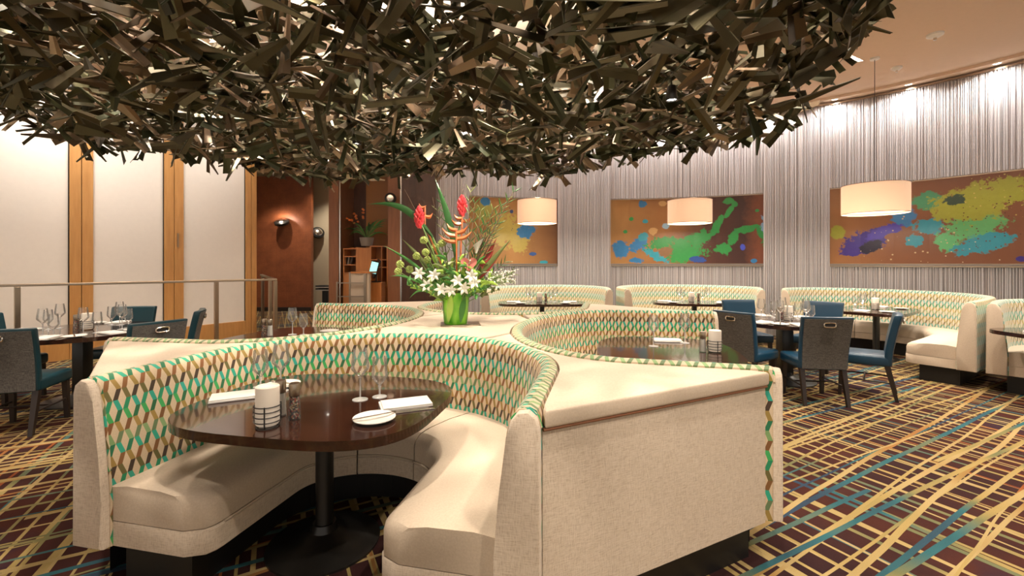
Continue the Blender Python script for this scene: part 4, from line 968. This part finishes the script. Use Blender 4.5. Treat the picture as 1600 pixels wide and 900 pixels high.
# plant on the cabinet
PX, PY, PZ = colx(573, 10.25), 10.25, zz(384) + .003
t = thing('potted_plant', 'potted bromeliad with orange sprays on top of the cabinet', 'plant', (PX, PY, PZ)); lat('pot', [(0, 0), (.12, 0), (.16, .19), (.145, .19), (.12, .03), (0, .03)], 'pot', t, 24)
for k in range(26):
    an = random.uniform(0, 2 * pi); ln = random.uniform(.28, .6); e = Vector((ln * cos(an), ln * sin(an) * .3, .18 + random.uniform(.0, .45))); bm = B(); blade_bm(bm, (0, 0, .16), e, .05, (0, 0, .12), 6); bmobj('leaf', bm, random.choice(['leaf_dark', 'leaf', 'leaf_olive']), t, True, world=False)
for k, (ex, ez) in enumerate(((-.42, .62), (-.05, .85), (-.25, .75))):
    cv = curve((0, 0, .16), (ex, -.05, ez), (-.05, 0, .12), 10); bm = B(); tube(bm, cv, .006, 5); st_ = bmobj('flower_stem', bm, 'twig', t, world=False)
    for q in range(5, 11): bm = B(); sphere(bm, cv[q] + Vector((random.uniform(-.03, .03), -.02, random.uniform(-.03, .03))), .032, 1, (1, .7, .8)); bmobj('bloom', bm, 'orange', st_, world=False)

# ------------------------------------------------------------------ metal shard cloud
CCX, CCY, CRX, CRY = -1.05, 3.25, 3.15, 2.95
def shard_mesh(L, w0, w1, fold, th=.0035):
    """a long tapered blade folded along its length, with sheet thickness"""
    top = [(-L / 2, -w0 / 2, 0), (-L / 2, 0, fold * w0), (-L / 2, w0 / 2, 0), (L / 2, -w1 / 2, 0), (L / 2, 0, fold * w1), (L / 2, w1 / 2, 0)]
    V = [Vector(v) for v in top] + [Vector(v) - Vector((0, 0, th)) for v in top]
    F = [(0, 3, 4, 1), (1, 4, 5, 2), (6, 7, 10, 9), (7, 8, 11, 10), (0, 1, 7, 6), (1, 2, 8, 7), (3, 9, 10, 4), (4, 10, 11, 5), (0, 6, 9, 3), (2, 5, 11, 8)]
    return V, F
kinds = [(.46, .11, .016, .22), (.38, .10, .02, .28), (.54, .09, .014, .2), (.28, .12, .04, .2), (.24, .07, .055, .22), (.40, .07, .06, .15), (.16, .09, .06, .2), (.34, .13, .01, .18), (.20, .05, .012, .2)]
protos = [shard_mesh(*k) for k in kinds]
LAMPS = [Vector((1.13, 3.17, 2.62)), Vector((-1.50, 4.33, 2.62)), Vector((-.05, 3.34, 2.62)), Vector((-.9, 1.75, 2.62)), Vector((-2.9, 2.9, 2.62)), Vector((.5, 1.5, 2.62))]
shards = []
random.seed(11)
NSH = 4900
for i in range(NSH):
    while True:
        x, y = random.uniform(-1, 1), random.uniform(-1, 1); rr = x * x + y * y
        if rr < 1: break
    rr = sqrt(rr); ph = atan2(y, x); wob_ = 1 + .05 * sin(3 * ph + 1) + .04 * sin(7 * ph)
    X = CCX + CRX * x * wob_; Y = CCY + CRY * y * wob_
    if Y < -1.2: continue
    zb = 2.54 + .10 * rr ** 6 + .05 * sin(2.1 * X) * cos(1.7 * Y); zt = 3.30 - .35 * rr ** 3
    z = zb + (zt - zb) * random.random() ** 1.5
    if any((Vector((X, Y)) - l.xy).length < .20 and z < l.z + .12 for l in LAMPS): continue
    if (Vector((X, Y, z)) - Vector((0, 0, H))).length < 1.25: continue
    k = random.randrange(len(protos)); sc = random.uniform(.6, 1.15)
    el = random.gauss(0, .52); rot = Matrix.Rotation(random.uniform(0, 2 * pi), 4, 'Z') @ Matrix.Rotation(el, 4, 'Y') @ Matrix.Rotation(random.gauss(0, .8), 4, 'X')
    mt = Matrix.Translation((X, Y, z)) @ rot @ Matrix.Diagonal((sc, sc, sc, 1))
    vis = 0
    if Y > .8:
        px = 800 + 700 * X / Y; py = 411 - 700 * (z - H) / Y
        if -30 < px < 1630 and py > -40: vis = sc * kinds[k][0] * (1 if z < zb + .12 else .3) / Y
    shards.append((vis, k, mt))
shards.sort(key=lambda s: -s[0])
t = thing('shard_chandelier', 'huge hanging cloud of folded bronze metal shards', 'sculpture', (CCX, CCY, 2.56))
pm = []
for V, F in protos:
    me = bpy.data.meshes.new('shard'); me.from_pydata([tuple(v) for v in V], [], F); me.materials.append(M['shard']); pm.append(me)
for vis, k, mt in shards[:300]:
    o = bpy.data.objects.new('shard', pm[k]); COL.objects.link(o); o.parent = t; o.matrix_local = Matrix.Translation((-CCX, -CCY, -2.56)) @ mt
V, F = [], []
for vis, k, mt in shards[300:]:
    b0 = len(V); V += [mt @ v for v in protos[k][0]]; F += [tuple(b0 + j for j in f) for f in protos[k][1]]
o = mesh('shard_mass', V, F, 'shard', t); o['kind'] = 'stuff'
for x, y in ((-2.6, 3.6), (.6, 3.6), (-1, 5.2), (-1, 1.4)):
    bm = B(); tube(bm, [(x, y, 3.0), (x, y, 4.5)], .004, 6); bmobj('suspension_cable', bm, 'steel', t)
# lamp heads in the cloud; the last three are added to brighten the island
tg_ = [(1.2, 3.3, .5), (-1.7, 4.5, .6), (VX, VY, 1.1), (-1.0, 2.4, .5), (-2.6, 3.1, .6), (.6, 2.3, .5)]
nm = ['right', 'rear left', 'one aimed at the flowers', 'one added to brighten the nearest booth', 'one added to brighten the left divider', 'one added to brighten the right divider']
pw = [75, 75, 125, 85, 65, 65]
for l, tt, n_, p_ in zip(LAMPS, tg_, nm, pw):
    d = (Vector(tt) - l).normalized(); rot = d.to_track_quat('Z', 'Y').to_matrix().to_4x4()
    t = thing('spot_lamp', 'small spot lamp hung inside the shard cloud, ' + n_, 'spotlight', tuple(l))
    bm = B(); lathe(bm, [(0, -.10), (.03, -.10), (.042, 0), (.038, 0), (.03, -.03), (0, -.03)], 20); bmesh.ops.transform(bm, matrix=rot, verts=bm.verts); bmobj('can', bm, 'black_metal', t, True, world=False)
    bm = B(); lathe(bm, [(0, -.012), (.032, -.012), (.032, -.008), (0, -.008)], 20); bmesh.ops.transform(bm, matrix=rot, verts=bm.verts); bmobj('lens', bm, 'lamp_face', t, world=False)
    bm = B(); tube(bm, [(0, 0, -.0 + .09), (0, 0, 4.5 - l.z)], .004, 6); bmobj('cord', bm, 'black_metal', t, world=False)
    spot(tuple(l + d * .02), tt, p_, 130, .8, WARM, .03)
# ceiling downlights: over the cloud, with more added around the room to brighten it
dl = [(-2.4, 4.2), (-.6, 4.9), (.9, 3.9), (-3.0, 2.4), (-1.0, 3.2), (.9, 2.2), (3.4, 5.5), (3.2, 3.2), (4.9, 4.2), (-4.7, 4.7), (-4.2, 2.4), (3.4, 7.6), (.5, 7.4), (5.7, 3.7), (-3.0, 7.4), (-2.4, -.2), (-.4, -.4), (1.6, -.1), (-6.8, 12.3), (-5.4, 13.2)]
for x, y in dl:
    t = thing('ceiling_downlight', 'round recessed downlight in the tan ceiling, from a set partly added as fill', 'downlight', (x, y, 4.5), 0, 'ceiling downlights')
    lat('trim_ring', [(.06, 0), (.085, 0), (.085, -.012), (.06, -.012), (.06, 0)], 'white', t, 24); lat('lens', [(0, -.006), (.058, -.006), (.058, -.002), (0, -.002)], 'lamp_face', t, 24)
    spot((x, y, 4.46), (x, y, 0), (330 if y < 6 else 190) if y < 9 else 260, 100, .6, WARM, .06)
for k, (x, y) in enumerate([(-2.7, 3.9), (.2, 4.3), (-1.1, 2.2), (-3.0, 1.9), (.9, 2.6), (-1.4, 5.2)]):  # unseen uplights added so the ceiling looks bright through the shard gaps
    t = thing('added_uplight', 'small added uplight over the shard cloud, brightening the ceiling', 'uplight', (x, y, 3.42), 0, 'added uplights above the shard cloud')
    lat('can', [(0, 0), (.05, 0), (.06, .09), (.052, .09), (.045, .03), (0, .03)], 'black_metal', t, 20); lat('lens', [(0, .05), (.047, .05), (.047, .054), (0, .054)], 'lamp_face', t, 20)
    bm = B(); tube(bm, [(.06, 0, .02), (.06, 0, 1.08)], .004, 6); bmobj('hanger', bm, 'black_metal', t, world=False)
    spot((x, y, 3.53), (x, y, 4.5), 360, 150, .8, NEUT, .05)
